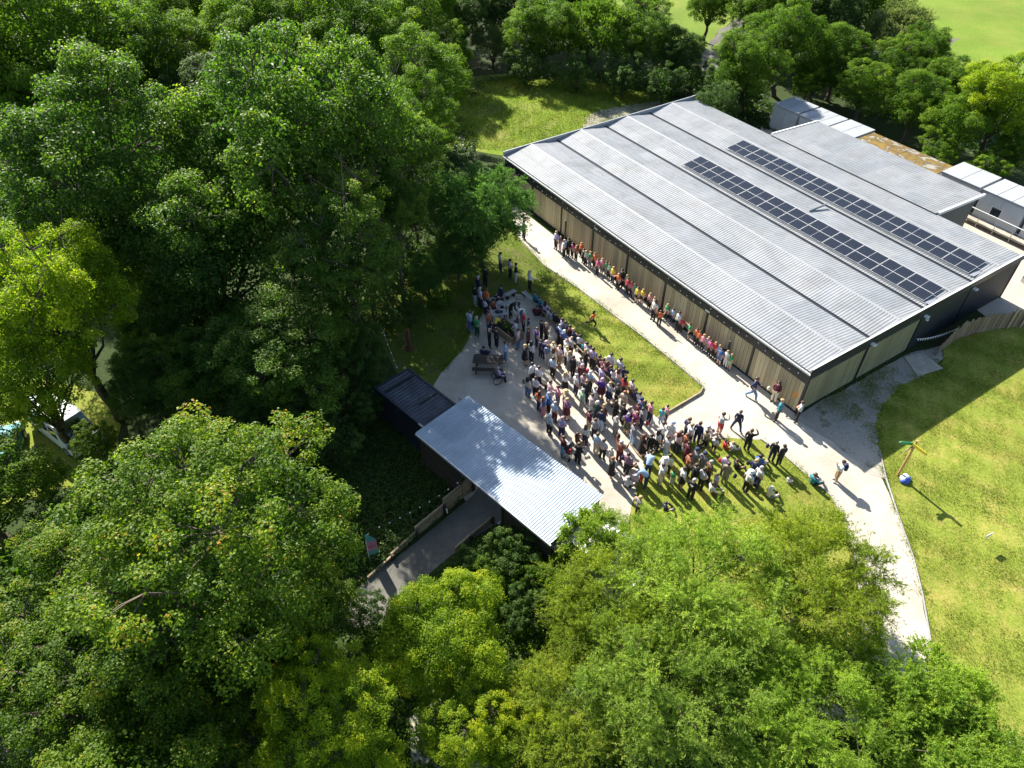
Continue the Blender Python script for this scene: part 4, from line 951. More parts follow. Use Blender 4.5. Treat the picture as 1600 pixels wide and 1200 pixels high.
SHRUBS = [
 ("s1","dark",628,440,38,"dark shrub under the trees at the top of the shaded grass",0), ("s2","dark",600,465,36,"dark shrub above the rusty sculpture",0), ("s1","ash",690,470,22,"small green shrub left of the group in orange and navy",0),
 ("s1","dark",800,865,55,"yellow-tipped shrub right beside the ramp under the canopy edge","ash"), ("s2","ash",770,905,42,"green shrub between the ramp and the yellow oak","ash"),
 ("s1","ash",860,905,48,"green shrub left of the white kiosk","ash"), ("s2","dark",740,885,34,"dark low shrub at the ramp edge",0), ("s1","dark",820,950,45,"dark shrub under the edge of the willow",0),
 ("s1","dark",690,290,50,"dark shrub at the foot of the tall ash",0), ("s2","dark",650,340,46,"dark shrub below the slim dark tree",0), ("s2","dark",640,400,40,"dark shrub left of the low feathery tree",0),
 ("s1","dark",1135,130,40,"dark shrub at the back corner of the hall roof",0), ("s2","dark",1080,125,30,"dark shrub at the bend of the far path",0), ("s1","dark",1165,150,30,"dark shrub left of the far cabin",0),
 ("s1","ash",1262,132,26,"shrub behind the far cabin roof",0), ("s2","ash",1470,240,34,"shrub behind the near cabin roofs",0), ("s1","ash",1540,270,34,"shrub above the cabin with the square window",0),

 ("s1","dark",820,105,40,"dark shrub at the foot of the hedge behind the knoll on the left",0), ("s2","dark",900,118,40,"dark shrub at the foot of the hedge behind the knoll in the middle",0), ("s1","dark",975,120,42,"dark shrub at the foot of the hedge behind the knoll on the right",0), ("s2","dark",1035,132,36,"dark shrub at the foot of the hedge nearest the hall",0),
 ("s1","dark",560,640,50,"dark shrub left of the container",0), ("s2","dark",520,690,55,"dark shrub below the container in deep shade",0), ("s2","dark",640,490,30,"low dark shrub on the shaded grass above the container",0), ("s1","dark",585,500,45,"dark shrub at the edge of the shaded grass",0),
 ("s1","oak",150,690,38,"greyish shrub in front of the white van",0), ("s2","dark",60,745,45,"shrub in front of the teal car",0),
 ("s1","dark",560,960,45,"dark shrub at the lower end of the ramp",0),
]
for kind, leaf, u, v, r, lab, _ in SHRUBS: tree(kind, leaf, u, v, r, lab, "shrub", 1.0, "shrub")
# plants in the planter
pm, _t = PROTO["s1"]; c = bpy.data.objects.new("plants", pm); link(c, PLANTER); c.scale = (.30, .15, .13); c.location = (0, 0, .33); c.material_slots[0].link = 'OBJECT'; c.material_slots[0].material = LEAF["dark"]

# ground cover, nobody could count it
def inpoly(P, poly):
    x, y = P[:, 0], P[:, 1]; ins = np.zeros(len(P), bool); n = len(poly)
    for i in range(n):
        x0, y0 = poly[i][:2]; x1, y1 = poly[(i+1) % n][:2]
        c = ((y0 > y) != (y1 > y)) & (x < (x1-x0)*(y-y0)/((y1-y0) or 1e-9)+x0); ins ^= c
    return ins
def scatter(poly, n, rg):
    a = np.array([p[:2] for p in poly]); lo, hi = a.min(0), a.max(0); out = np.zeros((0, 2))
    while len(out) < n:
        P = rg.uniform(lo, hi, (n, 2)); out = np.concatenate([out, P[inpoly(P, [tuple(p) for p in a])]])
    return out[:n]
def fnoise(P, s, seed):
    r_ = np.random.default_rng(seed); v = 0
    for k in range(6):
        d = r_.normal(size=2); v = v+np.sin((P @ d)*s*(1+k*.5)+r_.uniform(0, 6))/(1+k*.4)
    return v/2.6
def grass(name, poly, n, z, seed, leaf="grass", hmax=.10, label=None, bare=.5):
    rg = np.random.default_rng(seed); P = scatter(poly, n, rg); f = fnoise(P, 1.1, seed); keep = rg.random(n) < np.clip(.55+.7*f, .06, 1); P = P[keep]; f = f[keep]; n = len(P)
    h = hmax*rg.uniform(.4, 1.1, n)*(1+.3*f); U = rg.normal(size=(n, 3))*.55+np.array([0, 0, 1.0]); U = unit(U); N = rg.normal(size=(n, 3)); N[:, 2] = abs(N[:, 2])+.4
    C = np.column_stack([P, np.full(n, z)])+U*(h*.45)[:, None]
    me = leaves_mesh(name, C, N, h, np.full(n, .022), np.clip(rg.normal(.48, .2, n)+.34*fnoise(P, .6, seed+9), 0, 1), U, rg=rg); me.materials.append(LEAF[leaf])
    o = obj(name, me); tag(o, label, None, None, "stuff"); return o
grass("lawn_blades", px((1376, 716), (1367, 662), (1380, 630), (1410, 601), (1440, 588), (1473, 566), (1474, 544), (1500, 528), (1550, 515), (1600, 510), (1660, 520), (1680, 1260), (1470, 1260), (1455, 1010), (1441, 930), (1426, 870), (1401, 800), (1384, 748)), 130000, .024, 61, label="short sunlit grass of the big right lawn")
grass("lawn_blades", px(*P_sun), 42000, .008, 62, label="short sunlit grass of the pointed lawn strip")
grass("lawn_blades", px(*P_lower), 42000, .020, 63, label="short grass of the lower lawn under the crowd")
grass("shaded_blades", px((600, 500), (700, 380), (800, 330), (812, 380), (870, 432), (840, 470), (800, 455), (760, 474), (735, 520), (700, 575), (640, 600)), 45000, .004, 64, "ash", .12, "shaded grass left of the court")  # blades in a darker green, continuing the shade put into the lawn colour
kp = [(kc.x+14*math.cos(a), kc.y+10*math.sin(a)) for a in [i*.3 for i in range(21)]]
def knoll_grass():
    rg = np.random.default_rng(66); n = 60000; P = scatter(kp, n, rg); q = (P-np.array([kc.x, kc.y])); ca_, sa_ = math.cos(R(10)), math.sin(R(10))
    lx = (q[:, 0]*ca_-q[:, 1]*sa_)/15; ly = (q[:, 0]*sa_+q[:, 1]*ca_)/11; r_ = np.clip(np.hypot(lx, ly), 0, 1); z = .9*np.cos(r_*np.pi/2)**1.2*(1+.25*np.sin(5*lx+2*ly))
    h = .22*rg.uniform(.4, 1.1, n)*(1+.5*fnoise(P, .9, 3)); U = unit(rg.normal(size=(n, 3))*.5+np.array([0, 0, 1.0])); N = rg.normal(size=(n, 3)); N[:, 2] = abs(N[:, 2])+.4
    C = np.column_stack([P, z])+U*(h*.45)[:, None]
    me = leaves_mesh("rough_grass", C, N, h, np.full(n, .04), np.clip(rg.normal(.45, .2, n)+.3*fnoise(P, .35, 8), 0, 1), U, rg=rg); me.materials.append(LEAF["grass"]); tag(obj("rough_grass", me), "rough tufted grass on the knoll behind the hall", None, None, "stuff")
knoll_grass()
def undergrowth(name, poly, nt, seed, label, leaf="und", per=26, rad=.45, hmax=.6, sz=.13, avoid=()):
    rg = np.random.default_rng(seed); P = scatter(poly, nt, rg); f = fnoise(P, .8, seed); C = []; N = []; T = []; S = []
    for a in avoid:
        k = ~inpoly(P, a); P = P[k]; f = f[k]
    for (x, y), ff in zip(P, f):
        q = rdir(per, rg); q[:, 2] = np.abs(q[:, 2]); r_ = rad*rg.uniform(.5, 1.3); h = hmax*np.clip(.6+.6*ff, .15, 1.4)*rg.uniform(.6, 1.2)
        C.append(np.array([x, y, .02])+q*np.array([r_, r_, h])*rg.uniform(.4, 1, (per, 1))); N.append(q*.5+np.array([0, 0, .7])+rg.normal(size=(per, 3))*.4); T.append(np.clip(rg.normal(.4, .2, per)+rg.normal()*.12, 0, 1)); S.append(rg.uniform(.7, 1.4, per)*sz)
    C = np.concatenate(C); S = np.concatenate(S); me = leaves_mesh(name, C, np.concatenate(N), S, S*.6, np.concatenate(T), rg=rg); me.materials.append(LEAF[leaf]); o = obj(name, me); tag(o, label, None, None, "stuff")
RAMP = [tuple(p[:2]) for p in px((540, 935), (590, 890), (650, 845), (738, 770), (770, 745), (800, 800), (760, 835), (690, 885), (590, 975), (520, 990))]
COURT2 = [tuple(p[:2]) for p in px(*P_court)]
undergrowth("undergrowth", px((480, 640), (560, 560), (640, 640), (700, 720), (745, 760), (650, 840), (580, 895), (520, 960), (440, 900), (430, 700)), 1700, 71, "dark weedy undergrowth on the bank below the container", avoid=(RAMP,))
undergrowth("undergrowth", px((700, 880), (770, 810), (880, 850), (960, 900), (960, 1200), (560, 1240), (560, 1000), (640, 930)), 900, 72, "leafy undergrowth under the yellow oaks and willow", "ash", 26, .5, .6, .14, (RAMP,))
undergrowth("undergrowth", px((-60, 820), (480, 640), (560, 1000), (500, 1240), (-60, 1240)), 900, 73, "undergrowth in the deep shade beneath the oaks", "und", 22, .6, .5, .16)
undergrowth("undergrowth", px((500, 560), (520, 430), (640, 330), (700, 300), (690, 360), (640, 470), (590, 520)), 500, 74, "undergrowth along the edge of the shaded grass")
undergrowth("undergrowth", px((640, 330), (720, 130), (900, 110), (1060, 110), (1200, 130), (1205, 205), (1100, 165), (1040, 150), (900, 130), (760, 130), (740, 240)), 1000, 75, "rough undergrowth along the foot of the hedge", "dark", 22, .8, .9, .24)
undergrowth("undergrowth", px((1185, 180), (1200, 140), (1260, 130), (1360, 180), (1500, 235), (1600, 262), (1700, 280), (1700, 180), (1450, 100), (1200, 90)), 900, 76, "rough undergrowth behind the cabins", "dark", 22, .8, 1.0, .22)
undergrowth("undergrowth", px((985, 880), (1330, 1010), (1350, 1200), (900, 1240)), 500, 77, "low plants in the shade of the willows", "ash", 22, .5, .4, .12)
# weeds and turf creeping over the edges of gravel
def edge_tufts(name, lines, per_m, label, seed, width=.16, z=.02):
    rg = np.random.default_rng(seed); C = []; H_ = []
    for uv in lines:
        pts = px(*uv)
        for a, b in zip(pts, pts[1:]):
            L = (b-a).length; n = int(L*per_m); t = rg.random(n); f = .5+.5*np.sin(t*L*1.7+seed)+.4*np.sin(t*L*.6)
            k = rg.random(n) < np.clip(f, .08, 1); t = t[k]; n = len(t); d = (b-a).normalized(); off = rg.normal(size=n)*width
            C.append(np.column_stack([a.x+d.x*L*t-d.y*off, a.y+d.y*L*t+d.x*off, np.full(n, z)])); H_.append(rg.uniform(.05, .16, n))
    C = np.concatenate(C); h = np.concatenate(H_); n = len(C); U = unit(rg.normal(size=(n, 3))*.6+np.array([0, 0, 1.0])); N = rg.normal(size=(n, 3)); N[:, 2] = abs(N[:, 2])+.3
    me = leaves_mesh(name, C+U*(h*.45)[:, None], N, h, np.full(n, .03), np.clip(rg.normal(.4, .2, n), 0, 1), U, rg=rg); me.materials.append(LEAF["grass"]); tag(obj(name, me), label, None, None, "stuff")
edge_tufts("edge_weeds", [[(812, 374), (850, 415), (905, 452), (955, 490), (1010, 531), (1060, 572), (1098, 604), (1094, 615), (1060, 635), (1028, 654)], [(1188, 686), (1222, 709), (1260, 742), (1298, 775), (1318, 810), (1332, 860)], [(1374, 705), (1384, 748), (1401, 800), (1426, 870), (1441, 930)],
  [(850, 484), (905, 537), (955, 587), (1000, 632)], [(762, 476), (735, 522), (722, 548), (690, 582)], [(1140, 684), (1075, 690), (1018, 708)]], 170, "weeds and turf creeping over the gravel edges", 91)
edge_tufts("edge_weeds", [[(1376, 716), (1367, 662), (1380, 630), (1410, 601), (1440, 588), (1473, 566)], [(1270, 645), (1330, 610), (1400, 572)], [(1300, 660), (1345, 640), (1365, 600)]], 420, "weeds spreading over the gravel apron by the end wall", 92, .4, .024)
# small white flowers on the bank
rgf = np.random.default_rng(5)
# ------------------------------------------------------------------ people
def fabric(name, c): return mat("cloth_"+name, c, .85, .10, 9.0, 0, .15)
CC = dict(white=(.64,.64,.635), cream=(.66,.60,.46), black=(.014,.014,.017), grey=(.22,.22,.235), lightgrey=(.46,.46,.47), navy=(.022,.03,.085), blue=(.05,.13,.36), denim=(.10,.19,.36), lightblue=(.36,.50,.68), teal=(.03,.20,.25), turquoise=(.06,.45,.48),
 green=(.03,.30,.11), darkgreen=(.015,.06,.04), paleg=(.30,.48,.33), olive=(.12,.12,.06), khaki=(.27,.24,.16), yellow=(.66,.50,.05), orange=(.68,.14,.035), rust=(.28,.09,.035), red=(.52,.035,.05), maroon=(.11,.018,.03), raspberry=(.33,.06,.13), pink=(.66,.27,.33), hotpink=(.62,.09,.25), palepink=(.72,.50,.50), lilac=(.47,.40,.60), purple=(.12,.04,.27), plum=(.25,.12,.21), mauve=(.36,.25,.35), brown=(.13,.07,.04), tan=(.40,.27,.14), beige=(.50,.41,.29))
WORD = dict(lightgrey="light grey", lightblue="light blue", darkgreen="dark green", paleg="pale green", hotpink="hot pink", palepink="pale pink")
HAIR = dict(bk=("black", (.008,.007,.007)), dk=("dark brown", (.028,.017,.011)), br=("brown", (.075,.042,.022)), bl=("blond", (.42,.29,.13)), gr=("grey", (.33,.32,.31)), wh=("white", (.68,.67,.65)), gi=("ginger", (.26,.10,.03)), au=("auburn", (.12,.035,.018)), pk=("pinkish", (.5,.33,.33)))
SKINS = [mat("skin_a", (.56,.36,.27), .6, .08, 6), mat("skin_b", (.48,.29,.21), .6, .08, 6), mat("skin_c", (.62,.42,.33), .6, .08, 6)]
M_shoe = mat("shoe", (.03,.028,.027), .6, .2, 5); M_eye = mat("eye", (.02,.018,.018), .3, .1, 5); M_shoew = mat("pale_shoe", (.55,.54,.52), .7, .1, 5)
# joints of a 1.72 m figure facing +Y: x to its right
def skeleton(p):
    J = dict(pel=(0,0,.95), wai=(0,0,1.09), che=(0,.005,1.27), shc=(0,-.01,1.41), nek=(0,-.005,1.485), hd0=(0,.012,1.55), hd1=(0,.018,1.625), hd2=(0,.008,1.69))
    for s, k in ((1,'r'),(-1,'l')):
        J.update({'sh'+k:(s*.175,-.01,1.395),'el'+k:(s*.225,-.03,1.13),'wr'+k:(s*.225,.06,.90),'pa'+k:(s*.222,.075,.835),'hi'+k:(s*.095,0,.89),'kn'+k:(s*.105,.02,.49),'an'+k:(s*.11,-.02,.085),'to'+k:(s*.125,.13,.035)})
    def both(**kw):
        for n,(x,y,z) in kw.items():
            for s,k in ((1,'r'),(-1,'l')): J[n+k]=(s*x,y,z)
    def shift(names,dx,dy,dz):
        for n in names: J[n]=(J[n][0]+dx,J[n][1]+dy,J[n][2]+dz)
    UP=['pel','wai','che','shc','nek','hd0','hd1','hd2','shr','shl','elr','ell','wrr','wrl','par','pal']
    if p=='clasp': both(el=(.235,.02,1.14),wr=(.10,.21,1.03),pa=(.04,.235,1.02))
    if p=='cross': both(el=(.235,.06,1.17)); J.update(wrr=(-.02,.21,1.20),par=(-.09,.20,1.22),wrl=(.03,.19,1.15),pal=(.10,.19,1.16))
    if p=='phone': both(el=(.23,.15,1.22),wr=(.10,.27,1.45),pa=(.06,.30,1.51))
    if p=='armout': J.update(elr=(.34,.10,1.22),wrr=(.50,.24,1.28),par=(.55,.29,1.30))
    if p=='akimbo': both(el=(.40,-.09,1.18),wr=(.25,.03,1.04),pa=(.19,.06,1.01))
    if p=='armup': J.update(elr=(.33,.12,1.50),wrr=(.16,.20,1.66),par=(.11,.21,1.69))
    if p=='up': both(el=(.33,.05,1.53),wr=(.36,.09,1.78),pa=(.36,.10,1.85))
    if p in('walk','run'):
        w=1 if p=='walk' else 1.6
        J.update(knr=(.1,.22*w,.52),anr=(.1,.26*w,.11),tor=(.11,.40*w,.06),knl=(-.1,-.03*w,.48),anl=(-.1,-.36*w,.14+.14*(p=='run')),tol=(-.11,-.26*w,.03+.10*(p=='run')),elr=(.23,-.17,1.15),wrr=(.22,-.05,.98),par=(.21,.0,.94),ell=(-.23,.08,1.14),wrl=(-.2,.27,1.06),pal=(-.19,.33,1.07))
        if p=='run': shift(['wai','che','shc','nek','hd0','hd1','hd2','shr','shl'],0,.10,-.02)
        if p=='run': shift(['tor','anr'],0,-.2,-.03)
    if p=='wide': both(kn=(.22,.03,.49),an=(.30,0,.085),to=(.34,.14,.035))
    if p in('sit','sitfwd'):
        shift(UP,0,0,-.40); both(hi=(.095,.02,.50),kn=(.12,.44,.50),an=(.12,.42,.085),to=(.13,.57,.035)); both(el=(.23,.06,.74),wr=(.15,.28,.60),pa=(.12,.34,.585))
        if p=='sitfwd':
            shift(['wai'],0,.05,0); shift(['che'],0,.14,-.03); shift(['shc','shr','shl'],0,.22,-.08); shift(['nek','hd0','hd1','hd2'],0,.27,-.11)
    if p=='floor':
        shift(UP,0,0,-.80); both(hi=(.10,.03,.13),kn=(.30,.36,.33),an=(.10,.56,.075),to=(.08,.68,.05)); both(el=(.26,.10,.38),wr=(.26,.32,.36),pa=(.24,.38,.35))
    if p=='bend':
        J.update(wai=(0,.08,1.08),che=(0,.26,1.21),shc=(0,.40,1.27),nek=(0,.47,1.29),hd0=(0,.53,1.31),hd1=(0,.60,1.35),hd2=(0,.65,1.40)); both(sh=(.175,.38,1.26),el=(.22,.45,1.0),wr=(.18,.60,.86),pa=(.17,.66,.82))
    if p=='kneel':
        shift(UP,0,0,-.45); both(hi=(.10,0,.44),kn=(.12,.12,.08),an=(.12,-.30,.08),to=(.12,-.42,.05)); both(el=(.25,.08,.72),wr=(.14,.26,.70),pa=(.1,.31,.70))
    return J
RAD = dict(pel=(.180,.140), wai=(.165,.130), che=(.185,.145), shc=(.135,.105), nek=(.052,.055), hd0=(.062,.075), hd1=(.078,.096), hd2=(.060,.074), sh=(.080,.080), el=(.056,.058), wr=(.034,.038), pa=(.022,.040), hi=(.115,.125), kn=(.080,.082), an=(.056,.060), to=(.040,.032))
EDG = [('pel','wai'),('wai','che'),('che','shc'),('shc','nek'),('nek','hd0'),('hd0','hd1'),('hd1','hd2')]
for k in 'rl': EDG += [('shc','sh'+k),('sh'+k,'el'+k),('el'+k,'wr'+k),('wr'+k,'pa'+k),('pel','hi'+k),('hi'+k,'kn'+k),('kn'+k,'an'+k),('an'+k,'to'+k)]
SLOT = {'wai':1,'che':1,'shc':1,'sh':1,'el':1,'wr':2,'pa':0,'nek':0,'hd0':0,'hd1':0,'hd2':0,'pel':3,'hi':3,'kn':3,'an':4,'to':5}
# slots: 0 skin 1 top 2 forearm 3 hips and thighs 4 shins 5 shoes 6 eyes
BODY = {}
ph = [bpy.data.materials.new("slot%d" % i) for i in range(7)]
def body(pose):
    if pose in BODY: return BODY[pose]
    J = skeleton(pose); names = list(J); me = bpy.data.meshes.new("bones"); me.from_pydata([J[n] for n in names], [(names.index(a), names.index(b)) for a, b in EDG], [])
    o = bpy.data.objects.new("bones", me); COL.objects.link(o); md = o.modifiers.new("skin", 'SKIN'); md.use_smooth_shade = True; md.branch_smoothing = .4
    for i, n in enumerate(names):
        key = n if n in RAD else n[:2]; sv = me.skin_vertices[0].data[i]; sv.radius = RAD[key]; sv.use_root = (n == 'pel')
    sb = o.modifiers.new("sub", 'SUBSURF'); sb.levels = 1; sb.render_levels = 1
    dg = bpy.context.evaluated_depsgraph_get(); dg.update(); m2 = bpy.data.meshes.new_from_object(o.evaluated_get(dg)); COL.objects.unlink(o); bpy.data.objects.remove(o)
    bm = bmesh.new(); bm.from_mesh(m2); bm.faces.ensure_lookup_table()
    segs = [(a, b, np.array(J[a]), np.array(J[b])) for a, b in EDG]
    for f in bm.faces:
        c = np.array(f.calc_center_median()); best = None
        for a, b, pa, pb in segs:
            d = pb-pa; t = np.clip((c-pa).dot(d)/d.dot(d), 0, 1); q = np.linalg.norm(c-pa-d*t)
            if best is None or q < best[0]: best = (q, a, b, t)
        _, a, b, t = best; kb = b if b in SLOT else b[:2]; s = SLOT[kb]
        if kb == 'wai' and t < .35: s = 3
        if kb == 'el' and t > .65: s = 2
        if kb == 'kn' and t > .72: s = 4
        if kb == 'wr' and t > .9: s = 0
        if kb == 'an' and t > .88: s = 5
        if kb == 'nek' and t < .35: s = 1
        if kb == 'hi' : s = 3
        f.material_index = s; f.smooth = True
    # fingers and thumb, nose, ears, eyes
    def tub(pts, rad, mi, n=5):
        rings = []
        pts = [Vector(p) for p in pts]
        for i, p in enumerate(pts):
            t = (pts[min(i+1, len(pts)-1)]-pts[max(0, i-1)]).normalized(); a = t.cross(Vector((.2, .5, .84))).normalized(); b = t.cross(a)
            rings.append([bm.verts.new(p+(a*math.cos(2*math.pi*k/n)+b*math.sin(2*math.pi*k/n))*rad[i]) for k in range(n)])
        for r0, r1 in zip(rings, rings[1:]):
            for k in range(n): f = bm.faces.new((r0[k], r0[(k+1) % n], r1[(k+1) % n], r1[k])); f.material_index = mi; f.smooth = True
        f = bm.faces.new(rings[-1]); f.material_index = mi
    for k, s in (('r', 1), ('l', -1)):
        w = Vector(J['wr'+k]); p = Vector(J['pa'+k]); d = (p-w).normalized(); side = d.cross(Vector((s, .2, .1)));
        if side.length < .1: side = d.cross(Vector((0, 0, 1)))
        side.normalize(); pn_ = d.cross(side)
        for i, L in enumerate((.070, .080, .074, .058)):
            b0 = p-d*.012+side*(.027-i*.018); tub([b0, b0+d*L*.5+pn_*.004, b0+d*L*.85+pn_*.022, b0+d*L+pn_*.036], [.0095, .009, .008, .006], 0)
        b0 = w+d*.035+side*.022; tub([b0, b0+d*.025+side*.022, b0+d*.055+side*.030+pn_*.012], [.012, .010, .007], 0)
    h1 = Vector(J['hd1']); upv = (Vector(J['hd2'])-Vector(J['hd0'])).normalized(); fw = (Vector((0, 1, 0))-upv*upv.y).normalized(); rt = fw.cross(upv)
    tub([h1+fw*.080+upv*.012, h1+fw*.105-upv*.012, h1+fw*.098-upv*.022], [.008, .013, .009], 0)
    for s in (1, -1):
        tub([h1+rt*s*.030+fw*.082+upv*.014, h1+rt*s*.030+fw*.092+upv*.014], [.009, .006], 6)
        tub([h1+rt*s*.074-upv*.02, h1+rt*s*.090+upv*.01, h1+rt*s*.080+upv*.028], [.010, .016, .008], 0)
    tub([h1+fw*.080-upv*.050-rt*.018, h1+fw*.090-upv*.048, h1+fw*.080-upv*.050+rt*.018], [.004, .007, .004], 6)
    me3 = bpy.data.meshes.new("person"); bm.to_mesh(me3); zmin = min(v.co.z for v in bm.verts); bm.free()
    me3.transform(Matrix.Translation((0, 0, -zmin)))
    for m in ph: me3.materials.append(m)
    Hm = Matrix.Translation(h1-Vector((0, 0, zmin))) @ Matrix((rt, fw, upv)).transposed().to_4x4()
    BODY[pose] = (me3, Hm, Vector(J['pel'])-Vector((0, 0, zmin)), J); return BODY[pose]
def hair_mesh(style):
    bm = bmesh.new(); bmesh.ops.create_uvsphere(bm, u_segments=14, v_segments=10, radius=1.0); rg = random.Random(hash(style) % 99)
    for v in bm.verts:
        x, y, z = v.co; k = 1+.05*math.sin(x*9+y*7)+.04*math.sin(z*11)
        v.co = Vector((x*.098*k, y*.118*k-.008, z*.106*k+.022))
    # open the face
    for f in [f for f in bm.faces if f.calc_center_median().y > .045 and f.calc_center_median().z < .058]: bm.faces.remove(f)
    low = -.035 if style != 'long' else -.07
    for f in [f for f in bm.faces if f.calc_center_median().z < low]: bm.faces.remove(f)
    if style == 'long':
        for i in range(9):
            a = R(195+i*18.75); x, y = math.cos(a)*.088, math.sin(a)*.095
            mb = [(x, y, .02), (x*1.18, y*1.12-.01, -.09), (x*1.15, y*1.05-.03, -.20), (x*.9, y*.9-.035, -.30+.03*math.sin(i*2))]
            rr = [.030, .036, .032, .014]; rings = []
            for p, q in zip(mb, rr): rings.append([bm.verts.new((p[0]+q*math.cos(2*math.pi*k/5), p[1]+q*.7*math.sin(2*math.pi*k/5), p[2])) for k in range(5)])
            for r0, r1 in zip(rings, rings[1:]):
                for k in range(5): bm.faces.new((r0[k], r0[(k+1) % 5], r1[(k+1) % 5], r1[k]))
            bm.faces.new(rings[-1])
    if style == 'tail':
        pts = [(0, -.11, .05), (0, -.16, .02), (0, -.17, -.08), (0, -.14, -.17)]; rr = [.035, .04, .035, .012]; rings = []
        for p, q in zip(pts, rr): rings.append([bm.verts.new((p[0]+q*math.cos(2*math.pi*k/6), p[1]+q*math.sin(2*math.pi*k/6), p[2])) for k in range(6)])
        for r0, r1 in zip(rings, rings[1:]):
            for k in range(6): bm.faces.new((r0[k], r0[(k+1) % 6], r1[(k+1) % 6], r1[k]))
    for f in bm.faces: f.smooth = True
    me = bpy.data.meshes.new("hair"); bm.to_mesh(me); bm.free(); return me
HM = {s: hair_mesh(s) for s in ('short', 'long', 'tail')}
def lathe(name, prof, n=18, squash=1.0):
    mb = MB(); rings = []
    for r_, z in prof:
        rings.append(len(mb.v)); mb.v += [(r_*math.cos(2*math.pi*k/n), r_*squash*math.sin(2*math.pi*k/n), z) for k in range(n)]
    for a, b in zip(rings, rings[1:]):
        for k in range(n): mb.f.append((a+k, a+(k+1) % n, b+(k+1) % n, b+k)); mb.mi.append(0)
    mb.f.append(tuple(rings[-1]+k for k in range(n))); mb.mi.append(0)
    return mb.mesh(name, (), True)
HAT = lathe("hat", [(.17, .050), (.165, .057), (.115, .070), (.108, .125), (.085, .155), (.03, .165)])
CAPM = lathe("hat", [(.118, .02), (.12, .05), (.112, .10), (.08, .14), (.02, .155)])
def skirt_mesh(L):
    mb = MB(); n = 20; rings = []
    for t in range(6):
        z = .12-L*t/5; r_ = .165+.085*(t/5)*(L/.6)
        rings.append(len(mb.v)); mb.v += [((r_+.012*math.sin(7*a+t)*t/3)*math.cos(a), (r_*.80+.012*math.cos(6*a)*t/3)*math.sin(a), z) for a in [2*math.pi*k/n for k in range(n)]]
    for a, b in zip(rings, rings[1:]):
        for k in range(n): mb.f.append((a+k, a+(k+1) % n, b+(k+1) % n, b+k)); mb.mi.append(0)
    return mb.mesh("skirt", (), True)
SK = {'skirt': skirt_mesh(.52), 'dress': skirt_mesh(.62), 'long': skirt_mesh(.90)}
PACK = None
def pack_mesh():
    bm = bmesh.new(); bmesh.ops.create_cube(bm, size=1); bmesh.ops.bevel(bm, geom=bm.edges[:], offset=.18, segments=2, affect='EDGES')
    for v in bm.verts: v.co = Vector((v.co.x*.30, v.co.y*.17-.19, v.co.z*.44+1.25))
    me = bpy.data.meshes.new("backpack"); bm.to_mesh(me); bm.free(); me.polygons.foreach_set("use_smooth", [True]*len(me.polygons)); return me
PACK = pack_mesh()
def setm(o, i, m): o.material_slots[i].link = 'OBJECT'; o.material_slots[i].material = m
HEADZ = {}
PEOPLE = []
POSEW = dict(stand="standing", clasp="standing with hands together", cross="standing with arms folded", phone="holding a phone up", armout="with one arm held out", akimbo="with hands on hips", armup="shading eyes with a raised arm", up="with both arms raised", walk="walking", run="running", wide="standing legs apart", sit="sitting", sitfwd="sitting bent forward", floor="sitting on the ground", bend="bending over", kneel="kneeling")
PC = dict(s='stand', c='clasp', x='cross', p='phone', o='armout', k='akimbo', a='armup', u='up', w='walk', r='run', d='wide', t='sit', f='sitfwd', g='floor', b='bend', n='kneel')
prng = random.Random(99)
def add_people(ox, oy, k, text, group, default_face, child=False, place=""):
    for ln in text.replace("\n", ";").split(";"):
        a = ln.split()
        if not a: continue
        d = dict(u=ox+float(a[0])/k, v=oy+float(a[1])/k, pose=PC[a[2]], top=a[3], bot=a[4], hair=a[5], face=default_face, sc=.78 if child else 1.0, group=group, place=place, child=child, extra="")
        for x in a[6:]:
            if x[0] == '@': d['face'] = float(x[1:])
            elif x[0] == '*': d['sc'] = float(x[1:]); d['child'] = d['sc'] < .86
            elif x[0] == '+': d['extra'] = x[1:]
            elif x[0] == '=': d['place'] = x[1:].replace("_", " ")
        PEOPLE.append(d)
FB = math.degrees(PHI)  # facing +B (the wall): local +Y turned by PHI
GC = "spectators on the court"; GS = "spectators on the lower lawn"
W = lambda x, y, t, g=GC, pl="": add_people(x, y, 11.43, t, g, FB, False, pl)
W(725, 390, """650 70 s white navy dk;825 190 c white black dk;930 262 o black lightgrey bk @-80;1180 395 o white black gr @-80;375 325 c black black dk;255 490 s navy black gr;215 670 c black lightgrey bk;300 690 s lilac navy gr
380 715 s orange navy br;375 905 c white navy br *.8;695 690 t navy black bk @130 +bench;1235 775 t teal black dk;1340 860 t teal black br;530 900 t rust navy dk @-150;605 895 t lightgrey navy dk @-150;975 965 b black black dk @-120;1310 1015 g maroon black br @-20
1505 960 t lilac navy dkL;1550 1040 t white navy dk *.75;1590 1075 t lightblue white br *.75""", pl="at the shady top of the court")
W(725, 480, """95 80 s lightblue denim br @-60;225 190 c green darkgreen gr;475 95 s rust navy br @-100;600 170 b yellow navy dk *.8 @-40;1035 70 b white denim dk @-150;1070 105 s red black gr @120;1150 210 s navy black dk *.8;920 260 c white white bk @100;965 405 s palepink denim br @60
480 390 s black black bald;550 385 k black black dk;740 630 p lightblue denim br @-70;350 720 f navy black dk @-30;1095 690 s black black_skirt bl @-90;1210 630 s white black bkL;1145 385 s maroon black br @80;1310 385 s purple navy br;1400 245 s black black bk
1470 295 s brown black bl;1380 605 s navy navy dk *.85;1505 690 s denim lightgrey br""", pl="on the left part of the court")
